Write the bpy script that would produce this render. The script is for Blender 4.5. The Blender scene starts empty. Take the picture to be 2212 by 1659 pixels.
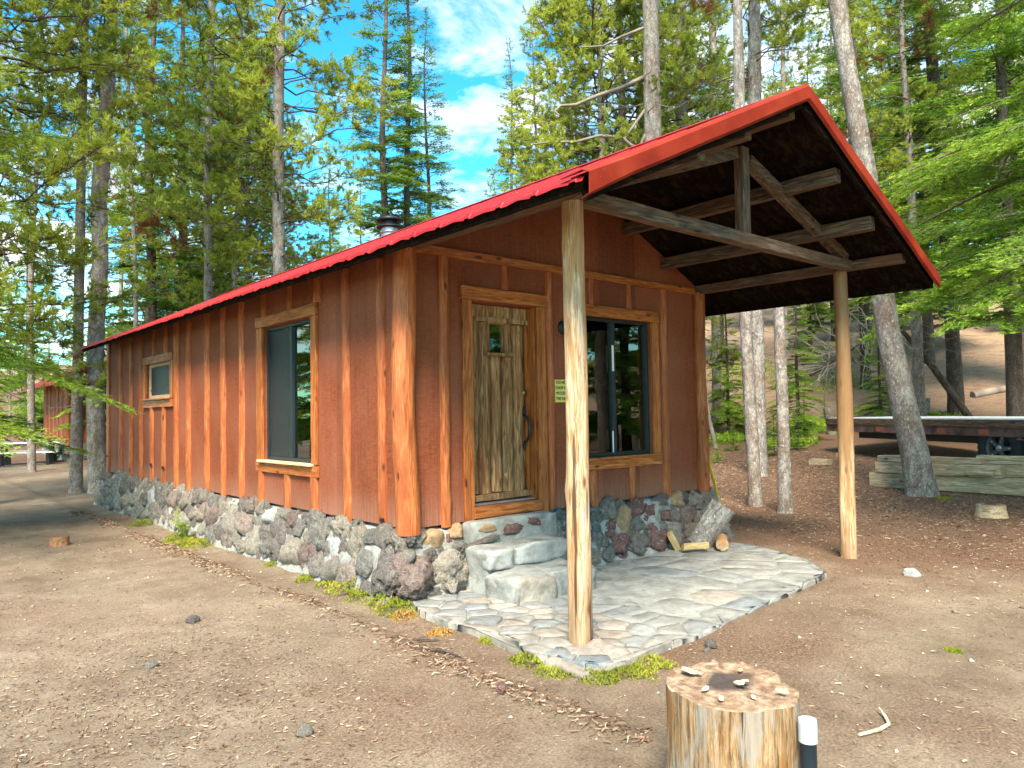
import bpy, bmesh, math, random
import numpy as np
from mathutils import Vector, Matrix, noise

scene = bpy.context.scene
COL = scene.collection
R = math.radians

# ------------------------------------------------------------------ camera
CAM = Vector((-3.4655, -5.3337, 1.55))
FW = Vector((0.65723378, 0.7527282, 0.03800019))
RT = Vector((0.75359387, -0.65710859, -0.01745225))
UP = Vector((-0.01183345, -0.04010692, 0.99912532))
cd = bpy.data.cameras.new('camera')
cam = bpy.data.objects.new('camera', cd)
COL.objects.link(cam)
cd.sensor_width = 36.0
cd.lens = 1609.386 / 2212.0 * 36.0
cd.clip_start = 0.05
cd.clip_end = 1500
cam.matrix_world = Matrix(((RT.x, UP.x, -FW.x, CAM.x), (RT.y, UP.y, -FW.y, CAM.y),
                           (RT.z, UP.z, -FW.z, CAM.z), (0, 0, 0, 1)))
scene.camera = cam

# ------------------------------------------------------------------ sun, sky, exposure
SUN_AZ = math.atan2(-0.68, -0.73)       # direction towards the sun, seen from above
SUN_EL = R(50)
to_sun = Vector((math.cos(SUN_AZ) * math.cos(SUN_EL), math.sin(SUN_AZ) * math.cos(SUN_EL), math.sin(SUN_EL)))
sl = bpy.data.lights.new('sun', 'SUN')
sl.energy = 2.9
sl.angle = R(22)
sl.color = (1.0, 0.90, 0.75)
so = bpy.data.objects.new('sun', sl)
COL.objects.link(so)
so.rotation_euler = (-to_sun).to_track_quat('-Z', 'Y').to_euler()
so.location = (-10, -8, 20)

world = bpy.data.worlds.new('World')
scene.world = world
world.use_nodes = True
wt = world.node_tree
wt.nodes.clear()


class G:
    """tiny helper for node trees"""
    def __init__(s, nt): s.nt = nt

    def n(s, typ, _props=None, **inp):
        nd = s.nt.nodes.new(typ)
        for k, v in (_props or {}).items():
            setattr(nd, k, v)
        for k, v in inp.items():
            key = int(k[1:]) if k[0] == 'i' and k[1:].isdigit() else k.replace('_', ' ')
            sock = nd.inputs[key]
            if isinstance(v, bpy.types.NodeSocket): s.nt.links.new(v, sock)
            elif isinstance(v, bpy.types.Node): s.nt.links.new(v.outputs[0], sock)
            else: sock.default_value = v
        return nd

    def ramp(s, fac, stops, interp='LINEAR'):
        nd = s.nt.nodes.new('ShaderNodeValToRGB')
        cr = nd.color_ramp
        cr.interpolation = interp
        while len(cr.elements) < len(stops): cr.elements.new(0.5)
        for e, (p, c) in zip(cr.elements, stops):
            e.position = p
            e.color = (c, c, c, 1) if isinstance(c, (int, float)) else (c[0], c[1], c[2], 1)
        s.nt.links.new(fac if isinstance(fac, bpy.types.NodeSocket) else fac.outputs[0], nd.inputs[0])
        return nd

    def mix(s, fac, a, b, mode='MIX'):
        nd = s.nt.nodes.new('ShaderNodeMix')
        nd.data_type = 'RGBA'
        nd.blend_type = mode
        for k, v in ((0, fac), (6, a), (7, b)):
            if isinstance(v, bpy.types.Node): v = v.outputs[2] if v.bl_idname == 'ShaderNodeMix' else v.outputs[0]
            if isinstance(v, bpy.types.NodeSocket): s.nt.links.new(v, nd.inputs[k])
            elif k == 0: nd.inputs[k].default_value = v
            else: nd.inputs[k].default_value = (v[0], v[1], v[2], 1)
        return nd.outputs[2]

    def math(s, op, a, b=0.0, c=0.0, clamp=False):
        nd = s.nt.nodes.new('ShaderNodeMath')
        nd.operation = op
        nd.use_clamp = clamp
        for i, v in enumerate((a, b, c)):
            if isinstance(v, bpy.types.Node): v = v.outputs[0]
            if isinstance(v, bpy.types.NodeSocket): s.nt.links.new(v, nd.inputs[i])
            else: nd.inputs[i].default_value = v
        return nd.outputs[0]


w = G(wt)
sky = w.n('ShaderNodeTexSky', dict(sky_type='NISHITA', sun_disc=False, sun_elevation=SUN_EL,
                                   sun_rotation=math.pi / 2 - SUN_AZ, air_density=1.0, dust_density=0.3, ozone_density=2.5))
tc = w.n('ShaderNodeTexCoord')
sp = w.n('ShaderNodeSeparateXYZ', Vector=tc.outputs['Generated'])
zz = w.math('ADD', w.math('MAXIMUM', sp.outputs[2], 0.0), 0.22)
cv = w.n('ShaderNodeCombineXYZ', X=w.math('DIVIDE', sp.outputs[0], zz), Y=w.math('DIVIDE', sp.outputs[1], zz), Z=3.7)
cn = w.n('ShaderNodeTexNoise', Vector=cv, Scale=5.5, Detail=6.0, Roughness=0.6, Distortion=0.25)
cn2 = w.n('ShaderNodeTexNoise', Vector=cv, Scale=0.75, Detail=2.0)
cl = w.math('ADD', cn.outputs[0], w.math('MULTIPLY', w.math('SUBTRACT', cn2.outputs[0], 0.5), 0.7))
cm = w.ramp(cl, [(0.42, 0.0), (0.56, 0.40), (0.72, 1.0)])
hs = w.n('ShaderNodeHueSaturation', Saturation=1.35, Value=1.0, Color=sky)
skc = w.mix(1.0, hs, (0.60, 1.22, 1.04), 'MULTIPLY')
full = w.mix(cm, skc, (5.6, 5.2, 4.7))
bg = w.n('ShaderNodeBackground', Color=full, Strength=0.108)
wo = w.n('ShaderNodeOutputWorld', Surface=bg)

vs = scene.view_settings
vs.view_transform = 'Standard'
vs.look = 'None'
vs.gamma = 1
vs.use_curve_mapping = False
vs.exposure = 1.95
scene.cycles.use_denoising = True
scene.cycles.use_adaptive_sampling = True
scene.cycles.adaptive_threshold = 0.03
scene.cycles.max_bounces = 4
scene.cycles.diffuse_bounces = 2
scene.cycles.glossy_bounces = 3
scene.cycles.transmission_bounces = 4
scene.cycles.transparent_max_bounces = 8
scene.cycles.sample_clamp_indirect = 6

rnd = random.Random(11)
rng = np.random.default_rng(5)

# ------------------------------------------------------------------ numpy noise and terrain
_T = np.random.default_rng(77).random((256, 256))


def vnoise(x, y, f=1.0, off=0):
    x = np.asarray(x, float) * f + off * 17.3 + 100
    y = np.asarray(y, float) * f + off * 9.1 + 100
    xi = np.floor(x).astype(int); yi = np.floor(y).astype(int)
    u = x - xi; v = y - yi
    u = u * u * (3 - 2 * u); v = v * v * (3 - 2 * v)
    a = _T[xi & 255, yi & 255]; b = _T[(xi + 1) & 255, yi & 255]
    c = _T[xi & 255, (yi + 1) & 255]; d = _T[(xi + 1) & 255, (yi + 1) & 255]
    return (a * (1 - u) + b * u) * (1 - v) + (c * (1 - u) + d * u) * v - 0.5


def softp(t, k):
    return k * np.logaddexp(0, np.asarray(t, float) / k)


def gh(x, y):
    s = 0.9 * np.asarray(x, float) + 0.3 * np.asarray(y, float)
    z = 0.085 * softp(s - 8.3, 0.7) + 0.2 * softp(s - 19, 2.0)
    z = 16 * np.tanh(z / 16)
    far = np.clip((np.hypot(x, y) - 9) / 20, 0, 1)
    z = z + far * 0.7 * vnoise(x, y, 0.13, 3) * np.clip((s - 6) / 10, 0, 1)
    return z


def gz(x, y):
    nr = np.clip(np.minimum(np.minimum((np.asarray(x) + 1.1) / .6, (5.2 - np.asarray(x)) / .8), np.minimum((np.asarray(y) + 3.2) / .7, (2.0 - np.asarray(y)) / 2)), 0, 1)
    d = (1 - .85 * nr) * (0.05 * vnoise(x, y, 0.55, 1) + 0.022 * vnoise(x, y, 1.9, 2)) + 0.009 * vnoise(x, y, 6.5, 4) + 0.004 * vnoise(x, y, 17, 5)
    # trodden strip along the side wall is a little lower than the drip line of litter
    d = d + 0.018 * np.exp(-((np.asarray(x) + 0.72) / 0.10) ** 2) * (np.asarray(y) > -3.1)
    d = d - 0.02 * np.exp(-((np.asarray(x) + 0.42) / 0.15) ** 2) * (np.asarray(y) > -1.0)
    ax_ = np.clip(np.minimum((np.asarray(x) + .10) / .25, (3.75 - np.asarray(x)) / .4), 0, 1); ay_ = np.clip(np.minimum((np.asarray(y) + 2.2) / .25, 1 - np.asarray(y)), 0, 1)
    d = d - .05 * ax_ * ay_
    return gh(x, y) + d


def Z(x, y): return float(gz(x, y))


# ------------------------------------------------------------------ mesh helpers
def mesh_np(name, V, F, tone=None, smooth=False, mat_idx=None):
    """V (n,3); F list of arrays (m,k) with constant k"""
    me = bpy.data.meshes.new(name)
    V = np.ascontiguousarray(V, dtype=np.float32)
    if not isinstance(F, list): F = [F]
    F = [np.asarray(f, dtype=np.int32) for f in F if len(f)]
    nl = sum(f.size for f in F); npoly = sum(len(f) for f in F)
    me.vertices.add(len(V)); me.vertices.foreach_set('co', V.ravel())
    me.loops.add(nl); me.loops.foreach_set('vertex_index', np.concatenate([f.ravel() for f in F]))
    me.polygons.add(npoly)
    tot = np.concatenate([np.full(len(f), f.shape[1], np.int32) for f in F])
    st = np.concatenate([[0], np.cumsum(tot)[:-1]]).astype(np.int32)
    me.polygons.foreach_set('loop_start', st)
    if smooth: me.polygons.foreach_set('use_smooth', np.ones(npoly, bool))
    if mat_idx is not None: me.polygons.foreach_set('material_index', np.asarray(mat_idx, np.int32))
    me.update(calc_edges=True)
    if tone is not None:
        at = me.attributes.new('tone', 'FLOAT', 'FACE')
        at.data.foreach_set('value', np.ascontiguousarray(tone, dtype=np.float32))
    return me


def put(name, me, mat=None, parent=None, loc=(0, 0, 0), rot=(0, 0, 0), scale=(1, 1, 1)):
    o = bpy.data.objects.new(name, me)
    COL.objects.link(o)
    o.location = loc; o.rotation_euler = rot; o.scale = scale
    if mat is not None and me is not None and len(me.materials) == 0:
        for m in (mat if isinstance(mat, (list, tuple)) else [mat]): me.materials.append(m)
    if parent is not None: o.parent = parent
    return o


def empty(name, loc=(0, 0, 0), rot=(0, 0, 0), parent=None):
    o = bpy.data.objects.new(name, None)
    COL.objects.link(o)
    o.location = loc; o.rotation_euler = rot
    o.empty_display_size = 0.2
    if parent is not None: o.parent = parent
    return o


def tag(o, label=None, cat=None, group=None, kind=None):
    if label: o['label'] = label
    if cat: o['category'] = cat
    if group: o['group'] = group
    if kind: o['kind'] = kind
    return o


class MB:
    def __init__(s): s.v = []; s.f = []; s.sm = []; s.mi = []

    def add(s, vs, fs, smooth=False, mi=0):
        b = len(s.v)
        s.v.extend([tuple(p) for p in vs])
        for f in fs:
            s.f.append([b + i for i in f]); s.sm.append(smooth); s.mi.append(mi)
        return s

    def box(s, lo, hi, mi=0):
        x0, y0, z0 = lo; x1, y1, z1 = hi
        s.add([(x0, y0, z0), (x1, y0, z0), (x1, y1, z0), (x0, y1, z0), (x0, y0, z1), (x1, y0, z1), (x1, y1, z1), (x0, y1, z1)],
              [(0, 3, 2, 1), (4, 5, 6, 7), (0, 1, 5, 4), (1, 2, 6, 5), (2, 3, 7, 6), (3, 0, 4, 7)], mi=mi)
        return s

    def bar(s, a, b, wd, ht, up=(0, 0, 1), mi=0):
        a = Vector(a); b = Vector(b); d = (b - a).normalized()
        u = Vector(up); r = d.cross(u)
        if r.length < 1e-4: r = d.cross(Vector((1, 0, 0)))
        r.normalize(); u = r.cross(d)
        r *= wd / 2; u *= ht / 2
        s.add([a - r - u, a + r - u, a + r + u, a - r + u, b - r - u, b + r - u, b + r + u, b - r + u],
              [(0, 1, 2, 3), (4, 7, 6, 5), (0, 4, 5, 1), (1, 5, 6, 2), (2, 6, 7, 3), (3, 7, 4, 0)], mi=mi)
        return s

    def tube(s, path, rad, n=10, caps=True, smooth=True, mi=0, flat=1.0):
        P = [Vector(p) for p in path]
        if not hasattr(rad, '__len__'): rad = [rad] * len(P)
        ref = None; rings = []
        for i, p in enumerate(P):
            d = (P[min(i + 1, len(P) - 1)] - P[max(i - 1, 0)]).normalized()
            if ref is None:
                ref = d.cross(Vector((0, 1, 0)) if abs(d.y) < 0.9 else Vector((1, 0, 0))).normalized()
            ref = (ref - d * ref.dot(d)).normalized()
            q = d.cross(ref)
            rings.append([p + (ref * math.cos(2 * math.pi * k / n) + q * math.sin(2 * math.pi * k / n) * flat) * rad[i] for k in range(n)])
        vs = [p for r_ in rings for p in r_]
        fs = [(i * n + k, i * n + (k + 1) % n, (i + 1) * n + (k + 1) % n, (i + 1) * n + k) for i in range(len(P) - 1) for k in range(n)]
        s.add(vs, fs, smooth, mi)
        if caps:
            s.add(rings[0], [tuple(range(n - 1, -1, -1))], False, mi)
            s.add(rings[-1], [tuple(range(n))], False, mi)
        return s

    def lathe(s, prof, n=24, c=(0, 0, 0), smooth=True, mi=0, axis='z'):
        vs = []
        for r_, z in prof:
            for k in range(n):
                a = 2 * math.pi * k / n
                p = (r_ * math.cos(a), r_ * math.sin(a), z)
                if axis == 'x': p = (p[2], p[0], p[1])
                if axis == 'y': p = (p[1], p[2], p[0])
                vs.append((p[0] + c[0], p[1] + c[1], p[2] + c[2]))
        fs = [(i * n + k, i * n + (k + 1) % n, (i + 1) * n + (k + 1) % n, (i + 1) * n + k) for i in range(len(prof) - 1) for k in range(n)]
        s.add(vs, fs, smooth, mi)
        return s

    def mesh(s, name):
        me = bpy.data.meshes.new(name)
        me.from_pydata(s.v, [], s.f)
        me.polygons.foreach_set('use_smooth', s.sm)
        me.polygons.foreach_set('material_index', s.mi)
        me.update()
        return me

    def build(s, name, mat, parent=None, loc=(0, 0, 0), rot=(0, 0, 0), bevel=0.0, seg=2):
        o = put(name, s.mesh(name), mat, parent, loc, rot)
        if bevel:
            m = o.modifiers.new('bevel', 'BEVEL')
            m.width = bevel; m.segments = seg; m.limit_method = 'ANGLE'; m.angle_limit = R(40)
        return o


def jitter_box(lo, hi, seg, amp, seed, ax=None):
    """board: box divided along its longest axis with slight wander, so that edges are not ruler straight"""
    lo = Vector(lo); hi = Vector(hi)
    d = hi - lo
    if ax is None: ax = max(range(3), key=lambda i: d[i])
    o1, o2 = [i for i in range(3) if i != ax]
    vs = []
    for i in range(seg + 1):
        t = i / seg
        for (a, b) in ((0, 0), (1, 0), (1, 1), (0, 1)):
            p = [0, 0, 0]
            p[ax] = lo[ax] + d[ax] * t
            p[o1] = lo[o1] + d[o1] * a + amp * noise.noise((t * d[ax] * 2.2 + seed * 7.1, a * 3 + .3, b * 3 + .7))
            p[o2] = lo[o2] + d[o2] * b + amp * noise.noise((t * d[ax] * 2.2 + seed * 3.7, a * 3 + 9.3, b * 3 + 4.7))
            vs.append(p)
    fs = [(i * 4 + k, i * 4 + (k + 1) % 4, i * 4 + 4 + (k + 1) % 4, i * 4 + 4 + k) for i in range(seg) for k in range(4)]
    m = MB()
    m.add(vs, fs + [(3, 2, 1, 0), tuple(seg * 4 + k for k in range(4))])
    return m


# ------------------------------------------------------------------ materials
def newmat(name):
    m = bpy.data.materials.new(name)
    m.use_nodes = True
    m.node_tree.nodes.clear()
    return m, G(m.node_tree)


def finish(m, g, col, rough=0.7, height=None, bump=0.3, dist=0.01, spec=0.35, metal=0.0, shader=None):
    kw = {}
    if height is not None:
        b = g.n('ShaderNodeBump', Strength=bump, Distance=dist, Height=height)
        kw['Normal'] = b.outputs[0]
    if shader is None:
        c = col if not isinstance(col, tuple) else (*col[:3], 1)
        p = g.n('ShaderNodeBsdfPrincipled', Base_Color=c, Roughness=rough, Metallic=metal, **kw)
        p.inputs['Specular IOR Level'].default_value = spec
        shader = p
    g.n('ShaderNodeOutputMaterial', Surface=shader)
    return m


def coords(g, rand=True, scale=(1, 1, 1)):
    t = g.n('ShaderNodeTexCoord')
    v = t.outputs['Object']
    oi = g.n('ShaderNodeObjectInfo')
    if rand:
        off = g.n('ShaderNodeVectorMath', dict(operation='SCALE'), i0=(37.0, 23.0, 61.0))
        g.nt.links.new(oi.outputs['Random'], off.inputs['Scale'])
        v = g.n('ShaderNodeVectorMath', dict(operation='ADD'), i0=v, i1=off).outputs[0]
    mp = g.n('ShaderNodeMapping', Vector=v, Scale=scale)
    return mp.outputs[0], v, oi.outputs['Random']


def wood(name, dark, mid, light, axis=2, grain=1.0, rough=0.65, bump=0.35, patches=None, spec=0.3, tint=0.25, patch_amt=0.5):
    m, g = newmat(name)
    sc = [38 * grain] * 3; sc[axis] = 3.2 * grain
    v, raw, rr = coords(g, True, tuple(sc))
    n1 = g.n('ShaderNodeTexNoise', Vector=v, Scale=1.0, Detail=5.0, Roughness=0.6, Distortion=1.2)
    sc2 = [8 * grain] * 3; sc2[axis] = 1.7 * grain
    mp2 = g.n('ShaderNodeMapping', Vector=raw, Scale=tuple(sc2))
    n2 = g.n('ShaderNodeTexNoise', Vector=mp2, Scale=1.0, Detail=4.0, Roughness=0.65)
    c = g.ramp(n1, [(0.37, dark), (0.50, mid), (0.64, light)])
    col = g.mix(g.ramp(n2, [(0.45, 0.0), (0.60, patch_amt)]), c, patches or dark)
    # knots
    sc3 = [7.0] * 3; sc3[axis] = 2.4
    mp3 = g.n('ShaderNodeMapping', Vector=raw, Scale=tuple(sc3))
    vo = g.n('ShaderNodeTexVoronoi', Vector=mp3, Scale=1.0)
    kn = g.ramp(vo.outputs['Distance'], [(0.06, 1.0), (0.13, 0.0)])
    col = g.mix(kn, col, tuple(0.35 * x for x in dark))
    val = g.math('MULTIPLY_ADD', rr, tint, 1 - tint / 2)
    col = g.mix(1.0, col, g.n('ShaderNodeCombineColor', Red=val, Green=val, Blue=val), 'MULTIPLY')
    h = g.math('ADD', n1.outputs[0], g.math('MULTIPLY', n2.outputs[0], 0.8))
    rg = g.ramp(n2, [(0.3, rough - 0.12), (0.7, min(1, rough + 0.12))])
    return finish(m, g, col, rg, h, bump, 0.006, spec)


M_LOG = wood('stained_log', (0.27, 0.066, 0.018), (0.40, 0.115, 0.032), (0.52, 0.180, 0.062), patches=(0.29, 0.068, 0.019), rough=0.52, bump=0.5, patch_amt=0.75)
M_TRIM = wood('stained_trim', (0.24, 0.062, 0.014), (0.42, 0.125, 0.028), (0.56, 0.195, 0.055), rough=0.5, bump=0.25, tint=0.2)
M_TRIMH = wood('stained_trim_across', (0.24, 0.062, 0.014), (0.42, 0.125, 0.028), (0.56, 0.195, 0.055), axis=1, rough=0.5, bump=0.25, tint=0.2)
M_TRIMX = wood('stained_trim_along_front', (0.24, 0.062, 0.014), (0.42, 0.125, 0.028), (0.56, 0.195, 0.055), axis=0, rough=0.5, bump=0.25, tint=0.2)
M_POST = None
M_DOOR = wood('weathered_door_log', (0.13, 0.055, 0.020), (0.30, 0.150, 0.058), (0.50, 0.295, 0.135), patches=(0.22, 0.085, 0.030), rough=0.75, bump=0.7, tint=0.35)
M_GREYWOOD = wood('weathered_beam', (0.045, 0.028, 0.018), (0.105, 0.068, 0.044), (0.20, 0.135, 0.088), axis=0, patches=(0.15, 0.06, 0.025), rough=0.8, bump=0.5)
M_GREYWOODY = wood('weathered_purlin', (0.045, 0.028, 0.018), (0.105, 0.068, 0.044), (0.20, 0.135, 0.088), axis=1, patches=(0.16, 0.06, 0.022), rough=0.8, bump=0.5)
M_GREYWOODZ = wood('weathered_upright', (0.045, 0.028, 0.018), (0.105, 0.068, 0.044), (0.20, 0.135, 0.088), axis=2, patches=(0.15, 0.06, 0.025), rough=0.8, bump=0.5)
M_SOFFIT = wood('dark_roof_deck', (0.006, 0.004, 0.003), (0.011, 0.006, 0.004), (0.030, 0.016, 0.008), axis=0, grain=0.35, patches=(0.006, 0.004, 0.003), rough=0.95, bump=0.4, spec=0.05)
M_LUMBER = wood('pale_lumber', (0.27, 0.18, 0.10), (0.52, 0.385, 0.235), (0.68, 0.55, 0.37), axis=1, patches=(0.34, 0.23, 0.12), rough=0.8, bump=0.5, tint=0.3)
M_FIREWOOD = wood('split_firewood', (0.35, 0.20, 0.08), (0.62, 0.42, 0.18), (0.76, 0.58, 0.30), rough=0.75, bump=0.5)
M_CHIP = wood('wood_chip', (0.35, 0.26, 0.16), (0.55, 0.44, 0.30), (0.70, 0.60, 0.44), rough=0.8, bump=0.3)


def mat_siding():
    m, g = newmat('rough_sawn_siding')
    v, raw, rr = coords(g, False, (1, 1, 1))
    a = g.n('ShaderNodeMapping', Vector=raw, Scale=(9, 9, 120))
    n1 = g.n('ShaderNodeTexNoise', Vector=a, Scale=1.0, Detail=3.0, Roughness=0.7)
    b = g.n('ShaderNodeMapping', Vector=raw, Scale=(55, 55, 1.4))
    n2 = g.n('ShaderNodeTexNoise', Vector=b, Scale=1.0, Detail=4.0)
    n3 = g.n('ShaderNodeTexNoise', Vector=raw, Scale=1.3, Detail=4.0)
    n5 = g.n('ShaderNodeTexNoise', Vector=raw, Scale=28.0, Detail=5.0, Roughness=.7)
    f = g.math('ADD', g.math('ADD', g.math('MULTIPLY', n1.outputs[0], 0.42), g.math('MULTIPLY', n2.outputs[0], 0.24)), g.math('MULTIPLY', n5.outputs[0], .34))
    c = g.ramp(f, [(0.38, (0.122, 0.028, 0.010)), (0.5, (0.205, 0.049, 0.017)), (0.62, (0.285, 0.078, 0.029))])
    c2 = g.mix(g.ramp(n3, [(0.38, 0.0), (0.72, 0.6)]), c, (0.30, 0.105, 0.060))
    sv = g.n('ShaderNodeVectorMath', dict(operation='SNAP'), i0=g.n('ShaderNodeMapping', Vector=raw, Scale=(1, 1, .0001)).outputs[0], i1=(.61, .61, .61))
    wn_ = g.n('ShaderNodeTexWhiteNoise', Vector=sv)
    tv = g.math('MULTIPLY_ADD', wn_.outputs['Value'], .34, .83)
    c2 = g.mix(1.0, c2, g.n('ShaderNodeCombineColor', Red=tv, Green=tv, Blue=tv), 'MULTIPLY')
    zr_ = g.n('ShaderNodeSeparateXYZ', Vector=raw)
    splash = g.math('MULTIPLY', g.ramp(g.math('MULTIPLY_ADD', zr_.outputs[2], 1.6, -.95), [(0.0, 0.8), (0.45, 0.0)]).outputs[0], g.ramp(n2, [(0.35, 0.2), (0.65, 1.0)]).outputs[0])
    c2 = g.mix(splash, c2, (0.34, 0.17, 0.11))
    sn = g.n('ShaderNodeTexNoise', Vector=raw, Scale=60.0, Detail=1.0)
    c3 = g.mix(g.ramp(sn, [(0.76, 0.0), (0.80, 0.5)]), c2, (0.45, 0.25, 0.15))
    return finish(m, g, c3, 0.72, f, 0.35, 0.004, 0.25)


def mat_roof():
    m, g = newmat('red_roof_metal')
    v, raw, rr = coords(g, True)
    n = g.n('ShaderNodeTexNoise', Vector=raw, Scale=2.2, Detail=5.0)
    n2 = g.n('ShaderNodeTexNoise', Vector=raw, Scale=45.0, Detail=2.0)
    c = g.ramp(n, [(0.3, (0.23, 0.007, 0.008)), (0.7, (0.33, 0.013, 0.013))])
    c = g.mix(g.ramp(n2, [(0.70, 0.0), (0.76, 0.5)]), c, (0.55, 0.22, 0.16))
    return finish(m, g, c, g.ramp(n, [(0.3, 0.42), (0.7, 0.60)]), n, 0.15, 0.01, 0.3)


def mat_rake():
    m, g = newmat('red_trim_metal')
    v, raw, rr = coords(g, True)
    n = g.n('ShaderNodeTexNoise', Vector=raw, Scale=3.0, Detail=5.0)
    c = g.ramp(n, [(0.3, (0.17, 0.013, 0.006)), (0.5, (0.235, 0.021, 0.008)), (0.7, (0.31, 0.036, 0.014))])
    n2 = g.n('ShaderNodeTexNoise', Vector=raw, Scale=90.0, Detail=1.0)
    c = g.mix(g.ramp(n2, [(0.74, 0.0), (0.79, 0.45)]), c, (0.5, 0.25, 0.2))
    return finish(m, g, c, 0.6, n, 0.1, 0.02, 0.15)


def mat_stone(name, cols, scale=1.0, bump=0.8, pit=True, lichen=True, lich=.75):
    m, g = newmat(name)
    v, raw, rr = coords(g, True)
    t = g.n('ShaderNodeTexCoord')
    n1 = g.n('ShaderNodeTexNoise', Vector=raw, Scale=3.0 * scale, Detail=8.0, Roughness=0.65)
    n2 = g.n('ShaderNodeTexNoise', Vector=raw, Scale=14.0 * scale, Detail=6.0, Roughness=0.7)
    vo = g.n('ShaderNodeTexVoronoi', Vector=raw, Scale=18.0 * scale)
    stops = [(i / max(1, len(cols) - 1), c) for i, c in enumerate(cols)]
    base = g.ramp(rr, stops)
    sh = g.ramp(n1, [(0.3, 0.55), (0.5, 1.0), (0.72, 1.45)])
    c = g.mix(1.0, base, sh, 'MULTIPLY')
    c = g.mix(g.ramp(n2, [(0.36, 0.55 if pit else 0.32), (0.5, 0.0)]), c, (0.05, 0.042, 0.04) if pit else (0.12, 0.10, 0.085))
    if lichen:
        n3 = g.n('ShaderNodeTexNoise', Vector=raw, Scale=5.0 * scale, Detail=7.0, Roughness=0.7)
        c = g.mix(g.ramp(n3, [(0.54, 0.0), (0.66, lich)]), c, (0.40, 0.39, 0.34))
    h = g.math('ADD', n1.outputs[0], g.math('MULTIPLY', n2.outputs[0], 0.7))
    if pit: h = g.math('ADD', h, g.math('MULTIPLY', vo.outputs['Distance'], 0.5))
    return finish(m, g, c, 0.9, h, bump, 0.05, 0.2)


def mat_plain(name, col, rough=0.5, metal=0.0, var=0.2, scale=8.0, bump=0.1, spec=0.4):
    m, g = newmat(name)
    v, raw, rr = coords(g, True)
    n = g.n('ShaderNodeTexNoise', Vector=raw, Scale=scale, Detail=5.0)
    c = g.ramp(n, [(0.3, tuple(x * (1 - var) for x in col)), (0.7, tuple(min(1, x * (1 + var)) for x in col))])
    return finish(m, g, c, rough, n, bump, 0.01, spec, metal)


def mat_glass():
    m, g = newmat('window_glass')
    fr = g.n('ShaderNodeFresnel', IOR=1.55)
    fac = g.math('MULTIPLY_ADD', fr, 1.5, 0.05, clamp=True)
    t = g.n('ShaderNodeBsdfTransparent', Color=(0.80, 0.86, 0.84, 1))
    gl = g.n('ShaderNodeBsdfGlossy', Color=(0.95, 1.0, 0.96, 1), Roughness=0.01)
    tcn = g.n('ShaderNodeTexCoord')
    nz = g.n('ShaderNodeTexNoise', Vector=tcn.outputs['Object'], Scale=1.6, Detail=1.0)
    b = g.n('ShaderNodeBump', Strength=0.04, Distance=0.05, Height=nz)
    g.nt.links.new(b.outputs[0], gl.inputs['Normal'])
    s = g.n('ShaderNodeMixShader', i0=fac, i1=t, i2=gl)
    return finish(m, g, None, shader=s)


def mat_screen():
    m, g = newmat('insect_screen')
    t = g.n('ShaderNodeBsdfTransparent', Color=(1, 1, 1, 1))
    d = g.n('ShaderNodeBsdfPrincipled', Base_Color=(0.030, 0.036, 0.038, 1), Roughness=0.5)
    s = g.n('ShaderNodeMixShader', i0=0.66, i1=t, i2=d)
    return finish(m, g, None, shader=s)


def mat_foliage(name, dark, mid, light, trans=0.5, dead=None):
    m, g = newmat(name)
    at = g.n('ShaderNodeAttribute', dict(attribute_name='tone'))
    oi = g.n('ShaderNodeObjectInfo')
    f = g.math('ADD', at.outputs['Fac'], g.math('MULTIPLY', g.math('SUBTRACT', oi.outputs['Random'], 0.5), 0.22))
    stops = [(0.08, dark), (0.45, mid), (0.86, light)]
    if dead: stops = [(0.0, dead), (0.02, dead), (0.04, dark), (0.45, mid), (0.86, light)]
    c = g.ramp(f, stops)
    d = g.n('ShaderNodeBsdfPrincipled', Base_Color=c, Roughness=0.55)
    d.inputs['Specular IOR Level'].default_value = 0.25
    t = g.n('ShaderNodeBsdfTranslucent', Color=c)
    s = g.n('ShaderNodeMixShader', i0=trans, i1=d, i2=t)
    return finish(m, g, None, shader=s)


def mat_bark(name, dark, mid, light, warm=(0.20, 0.115, 0.07)):
    m, g = newmat(name)
    v, raw, rr = coords(g, True)
    mp = g.n('ShaderNodeMapping', Vector=raw, Scale=(1, 1, 0.55))
    n0 = g.n('ShaderNodeTexNoise', Vector=mp, Scale=9.0, Detail=6.0, Roughness=0.7)
    vo = g.n('ShaderNodeTexVoronoi', dict(feature='DISTANCE_TO_EDGE'), Vector=g.n('ShaderNodeMix', dict(data_type='VECTOR'), i0=0.12, i4=mp.outputs[0], i5=n0.outputs['Color']).outputs[1], Scale=22.0)
    n1 = g.n('ShaderNodeTexNoise', Vector=raw, Scale=2.0, Detail=5.0)
    n2 = g.n('ShaderNodeTexNoise', Vector=mp, Scale=38.0, Detail=3.0)
    c = g.ramp(n0, [(0.32, dark), (0.52, mid), (0.72, light)])
    c = g.mix(g.ramp(n1, [(0.45, 0.0), (0.70, 0.6)]), c, warm)
    c = g.mix(g.ramp(vo.outputs['Distance'], [(0.0, 0.65), (0.09, 0.0)]), c, tuple(x * 0.5 for x in dark))
    c = g.mix(g.ramp(n2, [(0.62, 0.0), (0.70, 0.6)]), c, tuple(min(1, x * 1.5) for x in light))
    h = g.math('ADD', g.math('MINIMUM', vo.outputs['Distance'], 0.15), g.math('MULTIPLY', n0.outputs[0], 0.3))
    return finish(m, g, c, 0.9, h, 0.9, 0.03, 0.15)


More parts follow.
